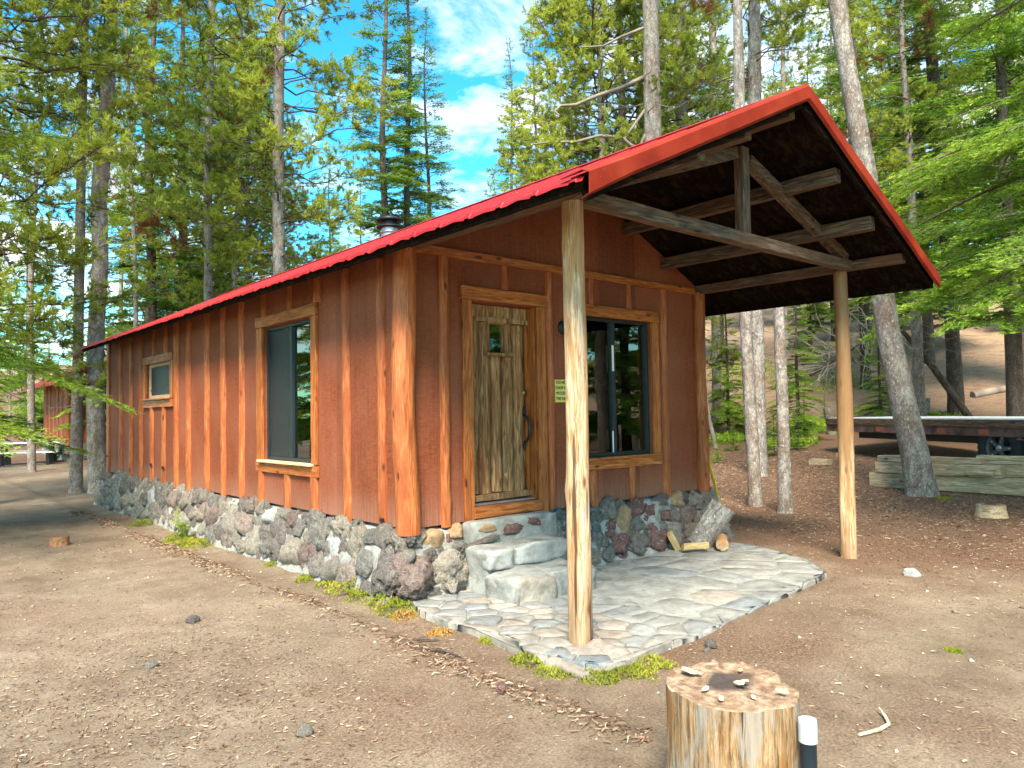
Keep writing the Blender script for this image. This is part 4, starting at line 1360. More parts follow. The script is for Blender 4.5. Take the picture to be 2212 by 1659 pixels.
def pine(seed, H, z0, rmax, nb, shoots=9, nl=.062, nw=.007, per_shoot=38, up=.25, tonec=.5, dead_part=.04, dome=.7, open_=1.0):
    """lodgepole pine: bottle-brush shoots at the ends of crooked limbs"""
    c = Cloud(seed); r = c.r
    S, D, Ln, U, TN = [], [], [], [], []
    for b in range(nb):
        f = (b + r.random()) / nb
        h = z0 + (H - z0) * f
        prof = (1 - f) ** dome * min(1, .55 + 1.6 * f) + .06
        lb = rmax * prof * r.uniform(.55, 1.15) + .15
        az = r.random() * 6.283; e0 = up * (.1 + 1.3 * f) + r.normal(0, .16)
        n = 7; s_ = np.linspace(0, 1, n)
        jit = np.cumsum(r.normal(0, .05, (n, 3)), 0) * lb; jit[0] = 0
        P = np.stack([lb * s_ * np.cos(az), lb * s_ * np.sin(az), h + lb * (e0 * s_ - .22 * s_ ** 2 + .22 * s_ ** 4)], 1) + jit
        c.tube(P, .007 + .009 * lb, .004)
        T = norm(np.gradient(P, axis=0))
        bt = r.normal(tonec, .14)
        dead = r.random() < dead_part
        ns = max(3, int(shoots * lb * open_))
        for j in range(ns):
            t = 1 - .70 * r.random() ** 1.4 if j else 1.0
            x = t * (n - 1); i = min(int(x), n - 2); a = x - i
            p = P[i] * (1 - a) + P[i + 1] * a
            d = norm(T[i] * .8 + r.normal(0, .5, 3) + np.array([0, 0, .28]))
            if j == 0: d = norm(T[-1] + np.array([0, 0, .25]))
            off = r.uniform(.1, .5) * min(1, lb * .5)
            q = p + d * off
            c.tube(np.stack([p, (p + q) / 2 + r.normal(0, .02, 3), q]), .006, .004)
            for k in range(r.integers(1, 4)):
                dd = norm(d + r.normal(0, .55, 3) + np.array([0, 0, .22]))
                S.append(q); D.append(dd); Ln.append(r.uniform(.11, .24)); U.append(norm(np.cross(dd, r.normal(size=3)))); TN.append(-9 if dead else bt + r.normal(0, .10) + .12 * dd[2])
    S, D, Ln, U, TN = map(np.array, (S, D, Ln, U, TN))
    live = TN > -5
    c.needles(S[live], D[live], Ln[live], U[live], per_shoot / .17, nl, nw, .5, TN[live], radial=True, fwd=.75)
    if (~live).any(): c.needles(S[~live], D[~live], Ln[~live], U[~live], per_shoot / .22, nl, nw, .5, None, radial=True, fwd=.5)
    return c


def dead_limbs(seed, h0, h1, n, l0, l1, twigs=3, r0=.012, az=None):
    c = Cloud(seed); r = c.r
    for b in range(n):
        h = r.uniform(h0, h1); lb = r.uniform(l0, l1); a = r.random() * 6.283 if az is None else r.normal(az, .9)
        m = 7; s_ = np.linspace(0, 1, m)
        jit = np.cumsum(r.normal(0, .045, (m, 3)), 0) * lb; jit[0] = 0
        e = r.normal(.05, .22); dr = r.uniform(.1, .6)
        P = np.stack([lb * s_ * math.cos(a), lb * s_ * math.sin(a), h + lb * (e * s_ - dr * s_ ** 2 + .25 * s_ ** 4)], 1) + jit
        c.tube(P, r0 * (.5 + lb * .5), .003, 4)
        for k in range(r.integers(0, twigs + 1)):
            i = r.integers(2, m); l = lb * r.uniform(.15, .45)
            d = norm(r.normal(0, 1, 3) + np.array([math.cos(a), math.sin(a), -.4])); p = P[i]
            Q = np.stack([p, p + d * l * .35, p + d * l * .7 + r.normal(0, .06, 3) * l, p + d * l + r.normal(0, .12, 3) * l - [0, 0, .1 * l]])
            c.tube(Q, r0 * .4, .002, 3)
    return c


def trunk_mesh(path, rads, seed, n=14, flare=.35, step=.35):
    """path of local points from the ground up"""
    P = np.array(path, float)
    d = np.concatenate([[0], np.cumsum(np.linalg.norm(np.diff(P, axis=0), axis=1))])
    m = max(8, int(d[-1] / step)); t = np.linspace(0, d[-1], m)
    # a few more rings near the ground
    t = np.sort(np.concatenate([t, np.linspace(0, min(1.2, d[-1]), 7)[1:-1]])); m = len(t)
    Q = np.stack([np.interp(t, d, P[:, k]) for k in range(3)], 1)
    for _ in range(3): Q[1:-1] = (Q[:-2] + 2 * Q[1:-1] + Q[2:]) / 4
    rr = np.interp(t, d, rads)
    rr = rr * (1 + flare * np.exp(-t / .22))
    T = norm(np.gradient(Q, axis=0))
    ref = norm(np.cross(T, [0, 1., .02])); q = np.cross(T, ref)
    a = np.arange(n) * 2 * math.pi / n
    A, Tm = np.meshgrid(a, t)
    w_ = 1 + .14 * vnoise(np.cos(A) * 1.4 + seed * 3.1, Tm * 1.5 + np.sin(A) * 1.4, 1.0, 2) + .07 * vnoise(np.cos(A) * 3 + seed, Tm * 6 + np.sin(A) * 3, 1.0, 5)
    w_ = w_ + .30 * np.exp(-Tm / .16) * np.maximum(0, np.sin(A * 4 + seed))
    ring = Q[:, None, :] + (ref[:, None, :] * np.cos(A)[..., None] + q[:, None, :] * np.sin(A)[..., None]) * (rr[:, None] * w_)[..., None]
    i = np.arange(m - 1)[:, None]; k = np.arange(n)[None, :]
    F = np.stack([i * n + k, i * n + (k + 1) % n, (i + 1) * n + (k + 1) % n, (i + 1) * n + k], -1).reshape(-1, 4)
    return mesh_np('trunk', ring.reshape(-1, 3), [F, (np.arange(n) + (m - 1) * n)[None, :]], smooth=True)


# shared crown shapes
PR = {}


def proto(key, cloud, leaf, woodm=None):
    PR[key] = (cloud.crown(key + '_needles', leaf), cloud.wood(key + '_branches', woodm or M_BARKD))


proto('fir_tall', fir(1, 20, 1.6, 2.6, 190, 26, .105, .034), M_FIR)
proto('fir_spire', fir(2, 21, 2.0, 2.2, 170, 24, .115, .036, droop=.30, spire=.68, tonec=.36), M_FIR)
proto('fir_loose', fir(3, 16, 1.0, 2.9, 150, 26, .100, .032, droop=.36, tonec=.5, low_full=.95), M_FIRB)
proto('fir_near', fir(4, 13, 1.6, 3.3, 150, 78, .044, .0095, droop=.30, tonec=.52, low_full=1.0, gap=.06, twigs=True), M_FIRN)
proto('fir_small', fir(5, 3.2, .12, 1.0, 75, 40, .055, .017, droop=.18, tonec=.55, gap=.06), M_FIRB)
proto('pine_tall', pine(6, 23, 5.0, 2.5, 150, shoots=12, nl=.105, nw=.022, per_shoot=26), M_PINE)
proto('pine_bushy', pine(7, 17, 2.6, 3.3, 190, shoots=13, nl=.100, nw=.020, per_shoot=26, tonec=.55), M_PINE)
proto('pine_thin', pine(8, 22, 8.5, 2.0, 90, shoots=10, nl=.105, nw=.021, per_shoot=24, open_=.8, dead_part=.10, tonec=.42), M_PINE)
dl = [dead_limbs(20, 2.0, 10, 55, .5, 1.9), dead_limbs(21, 2.5, 12, 70, .4, 1.6), dead_limbs(22, 1.2, 6, 40, .4, 1.3)]
DEAD = [d_.wood('dead_branches', M_DEADW) for d_ in dl]
STRAIGHT = {}
for key, H, r0 in (('fir_tall', 20, .20), ('fir_spire', 21, .19), ('fir_loose', 16, .18), ('pine_tall', 23, .19), ('pine_bushy', 17, .19), ('pine_thin', 22, .15), ('fir_near', 13, .19), ('fir_small', 3.2, .035)):
    rg_ = random.Random(len(key) * 7 + H)
    pth = [(0, 0, -.25)]
    for i in range(1, 9): pth.append((rg_.gauss(0, .010) * H * i / 8, rg_.gauss(0, .010) * H * i / 8, H * i / 8))
    STRAIGHT[key] = trunk_mesh(pth, np.interp(np.arange(9), [0, 8], [r0, .015]), H, 10, flare=.25, step=.8)
    STRAIGHT[key].materials.append(M_BARK if key.startswith('pine') else M_BARKD)


def cam_pt(px, D):
    """ground position at a bearing (in the photograph's 2212-wide frame) and a distance from the viewpoint"""
    d = FW + RT * ((px - 1106) / 1609.386)
    k = D / math.hypot(d.x, d.y)
    return CAM.x + d.x * k, CAM.y + d.y * k


def tree(name, label, x, y, crown=None, trunk=None, dead=None, s=1.0, rz=None, group=None, bark=None, crown_z=0.0, mats=None, sxy=1.0):
    z = float(gh(x, y)) if abs(x) > 12 or abs(y) > 12 else Z(x, y)
    t = tag(empty(name, (x, y, z)), label, 'tree', group)
    rz = rnd.uniform(0, 6.28) if rz is None else rz
    if trunk is None: put('trunk', STRAIGHT[crown], None, t, rot=(0, 0, rz), scale=(s, s, s))
    else: put('trunk', trunk, bark or M_BARK, t)
    if crown:
        put('crown', PR[crown][0], None, t, (0, 0, crown_z), (0, 0, rz), (s * sxy, s * sxy, s))
        tag(put('branches', PR[crown][1], None, t, (0, 0, crown_z), (0, 0, rz), (s * sxy, s * sxy, s)), kind='stuff')
    if dead is not None: tag(put('dead_branches', DEAD[dead], None, t, (0, 0, 0), (0, 0, rz * 1.7), (s, s, s)), kind='stuff')
    return t


def px_path(base, D, pts, extra=None):
    """trunk that leans within the plane facing the viewpoint: pts are (bearing, height in the frame)"""
    x0, y0 = base
    fwd = (x0 - CAM.x) * FW.x + (y0 - CAM.y) * FW.y
    z0 = Z(x0, y0)
    out = []
    for px, py in pts:
        dx = (px - 1106) / 1609.386; dy = -(py - 829.5) / 1609.386
        d = FW + RT * dx + UP * dy
        k = (fwd / FW.xy.length) / (d.x * FW.x / FW.xy.length + d.y * FW.y / FW.xy.length) * FW.xy.length if False else fwd / (d.x * FW.x + d.y * FW.y)
        p = CAM + d * k
        out.append((p.x - x0, p.y - y0, p.z - z0))
    out[0] = (out[0][0], out[0][1], -.2)
    if extra: out.append(extra)
    return out


# --- left: two bare trunks by the far corner of the cabin
x, y = cam_pt(164, 18.6)
tree('pine_tree', 'slim bare pine trunk standing left of the cabin far corner, thinner of the pair', x, y, 'pine_thin',
     trunk_mesh(px_path((x, y), 18, [(164, 1046), (168, 800), (172, 560), (176, 330), (184, 0), (190, -300)]), [.13, .11, .10, .09, .08, .05], 3), 1, .9)
x, y = cam_pt(213, 18.1)
tree('pine_tree', 'thicker pine trunk with an S bend, right beside the cabin far corner', x, y, 'pine_thin',
     trunk_mesh(px_path((x, y), 18, [(214, 1050), (205, 900), (206, 760), (212, 640), (219, 560), (219, 505), (208, 458), (215, 400), (227, 300), (235, 133), (241, 0), (250, -250)]), [.20, .175, .17, .165, .16, .16, .16, .16, .15, .14, .13, .08], 5), 0, 1.0)
# --- near fir whose boughs hang in from the left edge
x, y = cam_pt(-385, 11.6)
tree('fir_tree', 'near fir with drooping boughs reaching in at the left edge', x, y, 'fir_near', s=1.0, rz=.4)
x, y = cam_pt(-60, 17)
tree('pine_tree', 'dark sparse pine with brown twigs at the upper left edge', x, y, 'pine_bushy', s=1.05, dead=0, rz=1.0)
x, y = cam_pt(70, 27)
tree('pine_tree', 'pale green pine beyond the picnic table at far left', x, y, 'pine_thin', s=.8, dead=1)
# --- behind the cabin, left half
x, y = cam_pt(450, 23.5)
tree('pine_tree', 'straight pale trunk with short dead twigs, behind the cabin left of the tall window', x, y, 'pine_tall',
     trunk_mesh(px_path((x, y), 23, [(450, 905), (450, 533), (448, 333), (453, 200), (458, 0), (462, -300)]), [.14, .12, .115, .11, .10, .06], 8), 1, 1.0)
x, y = cam_pt(603, 21.5)
tree('pine_tree', 'stout grey trunk with a broken reddish bough, behind the cabin above the tall window', x, y, 'pine_tall',
     trunk_mesh(px_path((x, y), 21, [(606, 905), (603, 533), (600, 267), (605, 67), (606, -250)]), [.19, .165, .155, .14, .09], 9), 0, 1.15)
x, y = cam_pt(513, 27)
tree('pine_tree', 'thin pole-like pine between the pale trunk and the stout grey trunk', x, y, 'pine_thin', s=.9, dead=2)
x, y = cam_pt(286, 24)
tree('pine_tree', 'very thin leaning pine pole just right of the S bend trunk', x, y, 'pine_thin',
     trunk_mesh(px_path((x, y), 24, [(298, 905), (292, 553), (281, 370), (276, 150), (270, -50)]), [.07, .06, .055, .05, .03], 12, 10), 1, .8)
for i, (px, D, k, s_, lb) in enumerate(((330, 27, 'fir_tall', 1.05, 'dark green fir filling the gap left of the pale trunk'), (395, 31, 'fir_loose', 1.35, 'bright fir close behind the pale straight trunk'),
                                        (480, 32, 'pine_bushy', 1.0, 'bushy yellow-green pine between two trunks above the cabin roof'), (535, 28, 'pine_bushy', .9, 'dense pine overhanging the left edge of the sky gap'),
                                        (262, 36, 'pine_thin', .9, 'pine standing behind the S bend trunk'), (470, 36, 'fir_loose', 1.0, 'deep green fir far behind the pale trunk'),
                                        (715, 37, 'fir_spire', .62, 'short dark fir at the left foot of the sky gap'), (60, 40, 'fir_loose', .75, 'light green fir over the second cabin'))):
    x, y = cam_pt(px, D)
    tree('fir_tree' if k.startswith('fir') else 'pine_tree', lb, x, y, k, s=s_, dead=(i % 3) if k.startswith('pine') else None)
# --- sky gap: three spires
x, y = cam_pt(836, 34)
tree('fir_tree', 'tall thin fir in the sky gap, left of the paired spires', x, y, 'fir_spire', s=1.25, rz=1.1, sxy=.95)
x, y = cam_pt(886, 35)
tree('pine_tree', 'tall spire with reddish trunk in the middle of the sky gap', x, y, 'fir_spire', s=1.22, rz=2.9, sxy=.9)
x, y = cam_pt(930, 38)
tree('fir_tree', 'pointed yellow-green fir whose tip shows against the blue sky', x, y, 'fir_spire', s=.95, rz=4.0, sxy=1.25)
x, y = cam_pt(785, 40)
tree('fir_tree', 'small fir low in the sky gap behind the stove pipe', x, y, 'fir_spire', s=.58)
# --- right of the sky gap
x, y = cam_pt(1410, 18)
F_ = tree('pine_tree', 'big pale trunk with lichen rising behind the middle of the red roof', x, y, None,
          trunk_mesh(px_path((x, y), 18, [(1412, 905), (1411, 300), (1405, 0), (1400, -350)]), [.25, .21, .19, .14], 15, 18), 0, 1.0)
for i, pts in enumerate(([(1395, 165), (1340, 195), (1290, 215), (1240, 240), (1208, 246), (1195, 262), (1205, 275)], [(1400, 330), (1360, 318), (1340, 305), (1290, 305), (1240, 322), (1190, 326), (1150, 335)],
                         [(1392, 60), (1340, 85), (1300, 110), (1250, 118)], [(1395, 290), (1370, 340), (1340, 350)], [(1395, 235), (1350, 300), (1330, 330)])):
    fx, fy = x, y
    P = px_path((fx, fy), 18, [(1411, 905)] + pts)[1:]
    k = len(P)
    P = [(p[0] - .12 * j * FW.x, p[1] - .12 * j * FW.y, p[2]) for j, p in enumerate(P)]
    MB().tube(P, [(.05 if i < 2 else .035) * (1 - .75 * j / (k - 1)) + .006 for j in range(k)], 8).build('dead_limb', M_DEADW, F_)
for i, (px, D, k, s_, lb) in enumerate(((1310, 20, 'pine_bushy', .95, 'bushy yellow-green pine at the right edge of the sky gap'), (1355, 22, 'pine_bushy', 1.1, 'full pine close left of the big lichened trunk'),
                                        (1190, 30, 'pine_bushy', .62, 'lower pine bulging into the sky gap above the roof edge'), (1390, 27, 'fir_tall', 1.0, 'dark fir behind the big lichened trunk'))):
    x, y = cam_pt(px, D)
    tree('fir_tree' if k.startswith('fir') else 'pine_tree', lb, x, y, k, s=s_, dead=(i % 2) if k.startswith('pine') else None)
for (pts, D, r_, lb, ck) in (([(1480, 905), (1474, 280), (1470, 0), (1466, -300)], 22, .17, 'second pale trunk right of the big lichened trunk', 'pine_thin'),
                             ([(1548, 905), (1541, 250), (1538, 0), (1536, -300)], 25, .12, 'narrow trunk in the middle of the row behind the roof', 'pine_thin'),
                             ([(1700, 905), (1692, 200), (1690, 0), (1688, -250)], 30, .09, 'thin trunk with browned needles near the roof peak', 'pine_thin')):
    x, y = cam_pt(pts[0][0], D)
    tree('pine_tree', lb, x, y, ck, trunk_mesh(px_path((x, y), D, pts), [r_ * 1.25, r_, r_ * .9, r_ * .6], D), 1, .95)
x, y = cam_pt(1633, 12.5)
tree('pine_tree', 'slim trunk seen under the porch roof, leaning in front of the thick grey one', x, y, 'pine_thin',
     trunk_mesh(px_path((x, y), 12, [(1634, 1088), (1619, 853), (1608, 656), (1600, 400), (1597, 200), (1590, -150)]), [.105, .095, .092, .09, .085, .06], 17), None, .95, crown_z=1.0)
x, y = cam_pt(1641, 16)
tree('pine_tree', 'thick pale grey trunk standing behind the slim leaning one', x, y, 'pine_thin',
     trunk_mesh(px_path((x, y), 16, [(1642, 1010), (1637, 853), (1634, 656), (1631, 400), (1630, 100), (1628, -200)]), [.155, .142, .14, .135, .13, .08], 18), 1, .95)
x, y = cam_pt(1696, 11.8)
tree('dead_tree', 'cracked bare trunk nearest the right porch post, seen under the roof', x, y, None,
     trunk_mesh(px_path((x, y), 12, [(1697, 1104), (1692, 950), (1686, 760), (1681, 646), (1675, 500), (1668, 360)]), [.10, .09, .085, .08, .07, .03], 19), None, 1.0)
# --- the leaning tree by the lumber and trees to its right
x, y = 9.75, -.44
K_ = tree('pine_tree', 'big leaning pine with dark moss scar in front of the lumber pile', x, y, 'pine_thin',
          trunk_mesh(px_path((x, y), 14, [(1996, 1074), (1976, 985), (1955, 886), (1931, 786), (1908, 653), (1890, 520), (1872, 367), (1851, 267), (1828, 133), (1808, 0), (1770, -250)]), [.235, .215, .20, .185, .18, .165, .155, .15, .145, .14, .10], 23, 20), None, 1.0)
x, y = cam_pt(2067, 25)
tree('pine_tree', 'dark straight trunk on the slope behind the trailer', x, y, 'fir_tall',
     trunk_mesh(px_path((x, y), 25, [(2067, 898), (2055, 686), (2040, 450), (2021, 217), (2008, 83), (2000, -150)]), [.23, .18, .17, .16, .15, .10], 25), 0, 1.0, bark=M_BARKD, crown_z=4.5)
x, y = cam_pt(2560, 10.8)
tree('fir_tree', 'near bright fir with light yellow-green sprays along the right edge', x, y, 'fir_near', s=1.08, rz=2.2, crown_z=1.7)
for i, (px, D, k, s_, lb) in enumerate(((1985, 23, 'pine_tall', .8, 'bushy yellow-green pine right of the roof slope'), (2190, 21, 'fir_loose', 1.1, 'light fir between the dark trunk and the right edge'),
                                        (1870, 30, 'fir_tall', 1.0, 'dark fir behind the leaning trunk'), (2010, 34, 'fir_loose', 1.2, 'pale fir high on the slope at right'), (2210, 29, 'fir_tall', 1.05, 'deep green fir far right behind the near boughs'),
                                        (1770, 44, 'fir_spire', .8, 'distant fir just right of the roof peak'), (1560, 36, 'fir_tall', 1.0, 'dark green fir behind the row of pale trunks'), (1480, 33, 'fir_spire', 1.0, 'deep green fir between the big trunk and the row'))):
    x, y = cam_pt(px, D)
    tree('fir_tree' if k.startswith('fir') else 'pine_tree', lb, x, y, k, s=s_, dead=(i % 3) if k.startswith('pine') else None, crown_z=1.8)
# small firs under the roof line on the slope
for i, (px, D, s_, lb) in enumerate(((1722, 22, 2.0, 'half-grown fir with hanging dark boughs behind the cracked trunk'), (1572, 23, 2.0, 'half-grown bright fir left of the slim leaning trunk'), (1900, 25, 1.6, 'young fir behind the leaning trunk on the slope'))):
    x, y = cam_pt(px, D)
    tree('fir_tree', lb, x, y, 'fir_loose', s=s_ * .17, sxy=1.0)
for i, (px, D, s_) in enumerate(((1545, 18, .22), (1580, 20, .3), (1668, 19, .33), (1720, 20, .4), (1735, 23, .35), (1780, 25, .3), (1608, 24, .4), (1830, 26, .35), (1965, 27, .25))):
    x, y = cam_pt(px, D)
    tree('fir_sapling', 'knee-high green fir seedling on the slope behind the porch', x, y, 'fir_small', s=s_, group='fir seedlings on the slope')
# far wood all round, seen only as a mass of similar trees
far_list = []
for k in range(46):
    px = -350 + 64 * k + rnd.uniform(-22, 22); D = rnd.uniform(44, 72)
    if 720 < px < 1060: D = rnd.uniform(60, 80)
    far_list.append((px, D))
for k in range(9):
    px = 1760 + 62 * k + rnd.uniform(-20, 20)
    x, y = cam_pt(px, rnd.uniform(33, 46))
    tree('fir_tree', 'half-grown conifer on the slope among the distant wood at right', x, y, rnd.choice(['fir_loose', 'fir_tall']), s=rnd.uniform(.4, .75), group='half-grown conifers on the slope')
for px, D in far_list:
    x, y = cam_pt(px, D)
    k = rnd.choice(['fir_tall', 'fir_spire', 'fir_loose', 'pine_bushy', 'pine_tall'])
    s_ = rnd.uniform(.85, 1.15)
    if 720 < px < 1090: s_ = rnd.uniform(.42, .62)
    if px < 330: s_ = rnd.uniform(.3, .5)
    elif px < 720: s_ = rnd.uniform(.5, .8)
    tree('fir_tree' if k.startswith('fir') else 'pine_tree', 'distant conifer in the dense wood behind the nearer trees', x, y, k, s=s_, group='distant wood')
# trees outside the frame that the windows look out on
for i, (x, y, k, s_) in enumerate(((-7.5, 16.5, 'fir_loose', 1.0), (7.5, -9.5, 'fir_loose', 1.0), (-8.5, 19, 'pine_tall', 1.0), (12.5, -8, 'fir_loose', 1.0), (9, -12, 'fir_tall', 1.0), (16, -13, 'pine_bushy', 1.0), (19, -5, 'fir_tall', 1.0), (3, -19, 'fir_tall', .9), (10.5, -10.5, 'fir_tall', 1.1), (24, -14, 'fir_spire', 1.0), (14, -20, 'pine_tall', 1.0))):
    tree('fir_tree' if k.startswith('fir') else 'pine_tree', 'conifer outside the picture, mirrored in the window glass', x, y, k, s=s_, group='trees mirrored in the windows')

# ------------------------------------------------------------------ second cabin, far left
c2x, c2y = cam_pt(150, 31)
c2 = tag(empty('cabin', (c2x, c2y, float(gh(c2x, c2y)) + .05)), 'smaller red cabin half hidden behind trunks and boughs at far left', 'cabin')
W2, L2 = 5.6, 5.0
p2 = MB(); p2.box((0, 0, .55), (W2, L2, 3.0)); p2.add([(0, 0, 3.0), (W2, 0, 3.0), (W2 / 2, 0, 4.3), (0, L2, 3.0), (W2, L2, 3.0), (W2 / 2, L2, 4.3)], [(0, 1, 2), (5, 4, 3)])
wl2 = p2.build('wall', M_SIDING, c2)
for i in range(9):
    if i in (3, 4): continue
    half_log(2.4, .06, 300 + i).build('batten', M_LOG, wl2, (.55 + i * .55, -.002, .55))
for i in range(6): half_log(2.4, .06, 320 + i).build('batten', M_LOG, wl2, (-.002, .5 + i * .75, .55), (0, 0, -math.pi / 2))
round_log(2.5, .13, .12, 330, 14).build('corner_log', M_LOG, c2, (-.02, -.03, .53))
round_log(2.5, .12, .11, 331, 14).build('corner_log', M_LOG, c2, (W2 + .02, -.03, .53))
r2 = MB()
for s_ in (-1, 1):
    xe = -.7 if s_ < 0 else W2 + .7
    r2.bar((xe, -1.0, 3.0 - .33), (W2 / 2, -1.0, 4.42), .01, .09) if False else None
    r2.add([(xe, -1.3, 2.70), (W2 / 2, -1.3, 4.40), (W2 / 2, L2 + .5, 4.40), (xe, L2 + .5, 2.70), (xe, -1.3, 2.62), (W2 / 2, -1.3, 4.30), (W2 / 2, L2 + .5, 4.30), (xe, L2 + .5, 2.62)],
           [(0, 1, 2, 3), (7, 6, 5, 4), (0, 4, 5, 1), (2, 6, 7, 3), (0, 3, 7, 4)])
r2.build('roof', M_RAKE, c2)
w2_ = empty('window', (2.0, 0, 1.35), parent=c2)
MB().box((0, -.03, 0), (1.25, .02, 1.1)).build('pane', M_GLASS, w2_)
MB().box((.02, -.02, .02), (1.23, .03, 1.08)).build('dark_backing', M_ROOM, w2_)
fr2 = MB()
for b_ in (((-.09, -.05, -.09), (0, .0, 1.19)), ((1.25, -.05, -.09), (1.34, .0, 1.19)), ((0, -.05, 1.1), (1.25, 0, 1.19)), ((0, -.05, -.09), (1.25, 0, 0))): fr2.box(*b_)
fr2.build('frame', M_TRIM, w2_)
f2 = empty('foundation', parent=c2)
MB().box((-.05, -.05, -.3), (W2 + .05, L2, .55)).build('mortar', M_MORTAR, f2)
for i in range(34):
    u = rnd.uniform(-.1, W2); z = rnd.uniform(.05, .5); r_ = rnd.uniform(.13, .24)
    put('stone', rnd.choice(LAVA), None, f2, (u, -.08, z), (0, rnd.uniform(-.5, .5), 0), (r_ * 1.2, r_ * .8, r_))
for i in range(14):
    r_ = rnd.uniform(.13, .24)
    put('stone', rnd.choice(LAVA), None, f2, (-.08, rnd.uniform(0, 3), rnd.uniform(.05, .5)), (rnd.uniform(-.5, .5), 0, 0), (r_ * .8, r_ * 1.2, r_))

# picnic table in front of it
tx, ty = cam_pt(62, 31)
pt = tag(empty('picnic_table', (tx, ty, float(gh(tx, ty))), (0, 0, R(-18))), 'white-topped picnic table with black legs at far left', 'table')
for i in range(4): MB().box((-1.0, -.36 + i * .185, .74), (1.0, -.185 + i * .185, .785)).build('table_board', M_WHITEP, pt, bevel=.004)
for s_ in (-1, 1):
    for k in range(2): MB().box((-1.0, s_ * .72 - .15 + k * .155, .43), (1.0, s_ * .72 + k * .155, .47)).build('bench_board', M_WHITEP, pt, bevel=.004)
    lg = MB()
    lg.box((s_ * .7 - .05, -.30, .0), (s_ * .7 + .05, -.2, .735)); lg.box((s_ * .7 - .05, .2, .0), (s_ * .7 + .05, .30, .735)); lg.box((s_ * .7 - .049, -.85, .34), (s_ * .7 + .049, .85, .42))
    lg.box((s_ * .7 - .051, -.80, 0), (s_ * .7 + .05, -.72, .339)); lg.box((s_ * .7 - .051, .72, 0), (s_ * .7 + .05, .80, .339))
    lg.build('leg_frame', M_BLACK, pt)
bg_ = tag(put('plastic_bag', rough_block((-.22, -.15, 0), (.22, .15, .26), .09, 6, 88, .12), M_WHITEP, None, (tx + .2, ty, float(gh(tx, ty)) + .80)), 'crumpled white bundle lying on the picnic table', 'bundle')

# ------------------------------------------------------------------ flatbed trailer
Pl = Vector((*cam_pt(1781, 19.5), 0)); Pr = Vector((*cam_pt(2212, 15.2), 0))
dr = (Pr - Pl).normalized()
ang = math.atan2(dr.y, dr.x)
tz = float(gh((Pl.x + Pr.x) / 2, (Pl.y + Pr.y) / 2))
tr = tag(empty('flatbed_trailer', (Pl.x, Pl.y, tz), (0, 0, ang)), 'rusty red flatbed trailer with pale metal deck behind the lumber', 'trailer')
LT = (Pr - Pl).length + 1.3
TZ = .93
# local x runs along the trailer towards the viewer's right, local y to the far side
FY = 1
for i in range(10):
    MB().box((.05, .04 + i * .222, TZ + .02), (LT, .25 + i * .222, TZ + .05 + rnd.uniform(0, .006))).build('deck_board', M_DECK, tr)
MB().box((0, .0, TZ - .10), (LT, .06, TZ + .035)).build('side_board', M_GREYWOOD, tr)
MB().box((0, .02, TZ - .26), (LT, .08, TZ - .102)).build('side_rail', M_TRAILER, tr)
MB().box((0, 2.2, TZ - .26), (LT, 2.26, TZ + .03)).build('side_rail', M_TRAILER, tr)
MB().box((.0, .085, TZ - .25), (.07, 2.19, TZ + .015)).build('end_beam', M_TRAILER, tr)
MB().box((.6, .45, TZ - .42), (LT, .55, TZ - .265)).build('chassis_beam', M_BLACK, tr)
MB().box((.6, 1.65, TZ - .42), (LT, 1.75, TZ - .265)).build('chassis_beam', M_BLACK, tr)
for k in range(5): MB().box((.8 + k * 1.15, .09, TZ - .262), (.88 + k * 1.15, 2.19, TZ - .16)).build('cross_member', M_BLACK, tr)
for xx_ in (1.78, 4.55, 3.55): MB().box((xx_, .012, TZ - .235), (xx_ + .22, .0195, TZ - .135)).build('reflector', M_REFL, tr)
for xx_ in (.9, 3.0, 5.1): MB().box((xx_, -.004, TZ - .20), (xx_ + .035, -.0005, TZ + .03)).build('rail_stake', M_GREYWOODZ, tr)
lettering('lettering', '11227', .13, (2.72, .016, TZ - .235), (math.pi / 2, 0, 0), M_WHITEP, tr)
wxp = LT - 1.95
RW = .46
